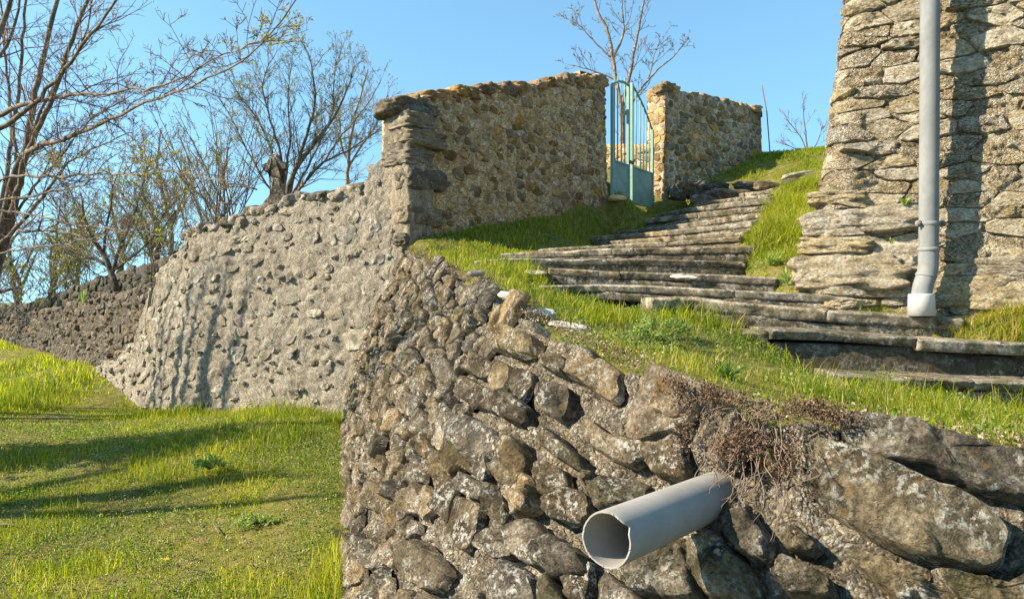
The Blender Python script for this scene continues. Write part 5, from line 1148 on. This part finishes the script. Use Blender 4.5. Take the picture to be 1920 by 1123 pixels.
u = rg.uniform(.2, RW.len - .3, 9000); d = np.abs(rg.normal(0, .09, 9000)); P = RW.P(u, 0 * u) - RW.nh(u) * d[:, None]; P[:, 2] = np.maximum(P[:, 2], bank_z(P[:, :2])) + rg.uniform(.0, .02, 9000)
for p in LOOSE[:5]: P = P[~((np.abs(P[:, 0] - p[0]) < .14) & (np.abs(P[:, 1] - p[1]) < .2))]
V, T, ti = puffs(P, .0065, rg, 1, .012, 0, .9); tag(obj('wall_top_litter', V, None, T, MAT['litter'], smooth=False, tint=ti), 'dry grass bits and crumbs along the top of the retaining wall', 'litter', kind='stuff')
# single plants
def rosette(name, px, py, D, n, L, wd, label, seed, lean=1.2, tint=(.3, .8), mat='leaf', on=None, cat='plant'):
    r = np.random.default_rng(seed); p = U(px, py, D); b = np.repeat(p[None], n, 0) + r.normal(0, L * .1, (n, 3)) * (1, 1, .1)
    V, T, ti = blades(b, r.uniform(.5, 1.1, n) * L, np.full(n, wd) * r.uniform(.6, 1.2, n), r, lean, 3, r.uniform(*tint, n))
    return tag(obj(name, V, None, T, MAT[mat], smooth=False, tint=ti, origin=p), label, cat, kind='thing')
rosette('leafy_plant', 1362, 722, 3.1, 60, .15, .008, 'dark green rosette of narrow leaves in the grass above the creeping plant', 1, .9, (.0, .45))
rosette('dandelion_plant', 1478, 535, 5.75, 40, .17, .012, 'broad leaved dandelion rosette at the tower end of a step', 2, 1.0, (.5, 1))
rosette('dandelion_plant', 1448, 497, 6.5, 50, .17, .011, 'spreading leafy rosette below the tall grass at the tower corner', 3, 1.3, (.5, 1))
rosette('iris_tuft', 155, 566, 13.0, 22, .3, .014, 'fresh green tuft of sword leaves on top of the dry stone wall', 4, .35, (.4, .8))
rosette('wall_weed', 1699, 385, float(np.interp(TW.u_at_px(1699), TW.u, TW.p[:, 1])) - .1, 16, .09, .012, 'small green weed growing from a joint of the tower left of the downpipe', 5, 1., (.6, 1))
rosette('wall_weed', 1672, 456, float(np.interp(TW.u_at_px(1672), TW.u, TW.p[:, 1])) - .2, 10, .05, .01, 'tiny green sprout between the base blocks of the tower', 6, 1., (.6, 1))
def herb(px, py, D, n, rad, hgt, size, label, seed, mat='leaf', tint=(.5, 1.)):
    r = np.random.default_rng(seed); b = U(px, py, D); root = empty('leafy_herb', b, label, 'plant', kind='thing'); m = MB(); C = []
    for k in range(34):
        a = r.uniform(0, 6.28); rr_ = rad * math.sqrt(r.random()); tip = b + np.array([math.cos(a) * rr_, math.sin(a) * rr_ * .8, hgt * r.uniform(.4, 1) * (1.1 - .5 * rr_ / rad)]); m.tube([b + (tip - b) * .02, (b + tip) / 2 + (0, 0, .02), tip], .0018, 4)
        for j in range(n // 34): C.append(tip + r.normal(0, 1, 3) * np.array([.022, .022, .008]))
    m.obj('stem', MAT['leaf'], root, tint=np.full((m.n, 4), .3)); V, T, ti = puffs(C, size, r, 1, .004, *tint); V[:, 2] = b[2] + (V[:, 2] - b[2]); o = obj('foliage', V, None, T, MAT[mat], root, smooth=False, tint=ti); o['kind'] = 'stuff'
herb(1240, 650, 4.35, 680, .2, .2, .014, 'light green herb with lobed leaves standing in the grass below the stairs', 7)
herb(480, 985, 5.5, 480, .16, .1, .015, 'pale grey green herb low on the lawn near the retaining wall', 8, tint=(.6, 1))
herb(392, 880, 6.6, 380, .15, .12, .016, 'mid green leafy herb in the middle of the lawn beside a dandelion flower', 9, tint=(.2, .7))
for i, (px, py, D, lab) in enumerate([(371, 853, 7.0, 'yellow dandelion flower highest on the lawn'), (312, 1055, 4.85, 'yellow dandelion flower low on the lawn'), (120, 737, 10.2, 'yellow dandelion flower in the far grass under the dry stone wall'), (176, 720, 10.4, 'small yellow dandelion flower in the grass nearest the plastered wall')]):
    x = U(px, py, D); gz = float(lawn_z(x[None, :2])[0]); root = empty('dandelion', (x[0], x[1], gz), lab, 'flower', 'dandelion flowers on the lawn', 'thing'); m = MB(); top = np.array([x[0], x[1], max(x[2], gz + .05)]); m.tube([(x[0], x[1], gz - .01), top], .002, 5); m.obj('stem', MAT['leaf'], root, tint=np.full((m.n, 4), .5))
    r = np.random.default_rng(i); V, T, ti = blades(np.repeat(top[None], 44, 0), np.full(44, .02), np.full(44, .0035), r, 1.3, 2); obj('petals', V, None, T, MAT['petal'], root, smooth=False, tint=ti)
# red brown creeping plant hanging over the wall
sd_ = empty('creeping_sedum', U(1430, 790, 2.3), 'red brown creeping sedum hanging over the wall edge with bare trailing roots', 'plant', kind='thing')
r = np.random.default_rng(12)
um = to_ud(RW, 3, RW.len, 0, 1.6, [(1300, 745), (1360, 745), (1450, 765), (1560, 790), (1300, 830), (1420, 830), (1440, 930), (1500, 870), (1470, 1000), (1390, 860)])
def on_rw(u, d, h): return RW.P(u, d) + normals(RW, u, d) * h[:, None]
C = []
for k, (cnt, su, sdd) in zip((0, 1, 2, 3, 4, 5, 7, 9), ((400, .035, .022), (550, .05, .018), (1000, .055, .02), (450, .045, .018), (200, .02, .05), (900, .042, .03), (260, .02, .07), (300, .03, .02))):
    u = um[k, 0] + r.normal(0, su, cnt); d = np.maximum(um[k, 1] + r.normal(0, sdd, cnt), -.03); C.append(on_rw(u, d, .045 + np.abs(r.normal(0, .025, cnt))))
C = np.vstack(C); C = C[fbm(C, 14, 3, 5) > -.12]; V, T, ti = puffs(C, .0048, r, 3, .007); o = obj('foliage', V, None, T, MAT['sedum'], sd_, smooth=False, tint=ti); o['kind'] = 'stuff'
m = MB()
for k in range(30):
    s = um[[2, 5, 5, 7, 9][k % 5]] + r.normal(0, .045, 2); u, d = s; pts = []; h = .05
    for j in range(11): pts.append(on_rw(np.array([u]), np.array([max(d, -.02)]), np.array([h]))[0]); u += r.normal(0, .013); d += r.uniform(.008, .03) * (1 if k % 3 else .6); h = max(.03, h + r.normal(0, .01))
    m.tube(smooth(np.array(pts), 1), np.linspace(.0017, .0008, 11), 5)
m.obj('trailing_root', MAT['root'], sd_)
m = MB()
for k in range(150):
    b = um[[0, 1, 1, 2, 2, 2, 3, 5, 5, 5][k % 10]] + r.normal(0, 1, 2) * np.array([.05, .028]); u, d = b[0], max(b[1], -.02); pts = []; h = .02
    for j in range(6): pts.append(on_rw(np.array([u]), np.array([d]), np.array([h]))[0]); u += r.normal(0, .012); d = max(-.03, d + r.normal(.006, .01)); h += r.uniform(-.002, .018)
    m.tube(smooth(np.array(pts), 1), np.linspace(.0021, .001, 6), 4)
m.obj('stem', MAT['root'], sd_)
# fallen twigs on the lawn
for i, (pts, lab) in enumerate([([(0, 690, 10.5), (22, 697, 10.5), (45, 700, 10.4)], 'thin dark twig lying on the far grass at the edge'), ([(-10, 878, 6.8), (30, 880, 6.8), (66, 878, 6.8)], 'reddish twig crossing the lawn at the edge below the shade'), ([(-10, 970, 5.7), (20, 974, 5.7), (48, 988, 5.6)], 'short dark stick lying low on the lawn at the edge'), ([(412, 1002, 5.3), (405, 985, 5.4), (400, 968, 5.5)], 'curved pale stalk on the bare patch of lawn')]):
    P = E(*pts); P[:, 2] = lawn_z(P[:, :2]) + .035; m = MB(); m.tube(P, np.linspace(.007, .003, len(P)), 5); tag(m.obj('fallen_twig', MAT['root' if i == 3 else 'twig']), lab, 'twig', 'fallen twigs on the lawn', 'thing')
print('TRIS', sum(sum(len(p.vertices) - 2 for p in me.polygons) for me in bpy.data.meshes if len(me.polygons) < 1) , sum(len(me.loops) - 2 * len(me.polygons) for me in bpy.data.meshes))
ud_ = to_ud(RW, 3, RW.len, 0, 2, [(1310, 940)])[0]; print('RW at pipe', RW.P(np.array([ud_[0]]), np.array([ud_[1]])), 'TW at pipe', Dw)
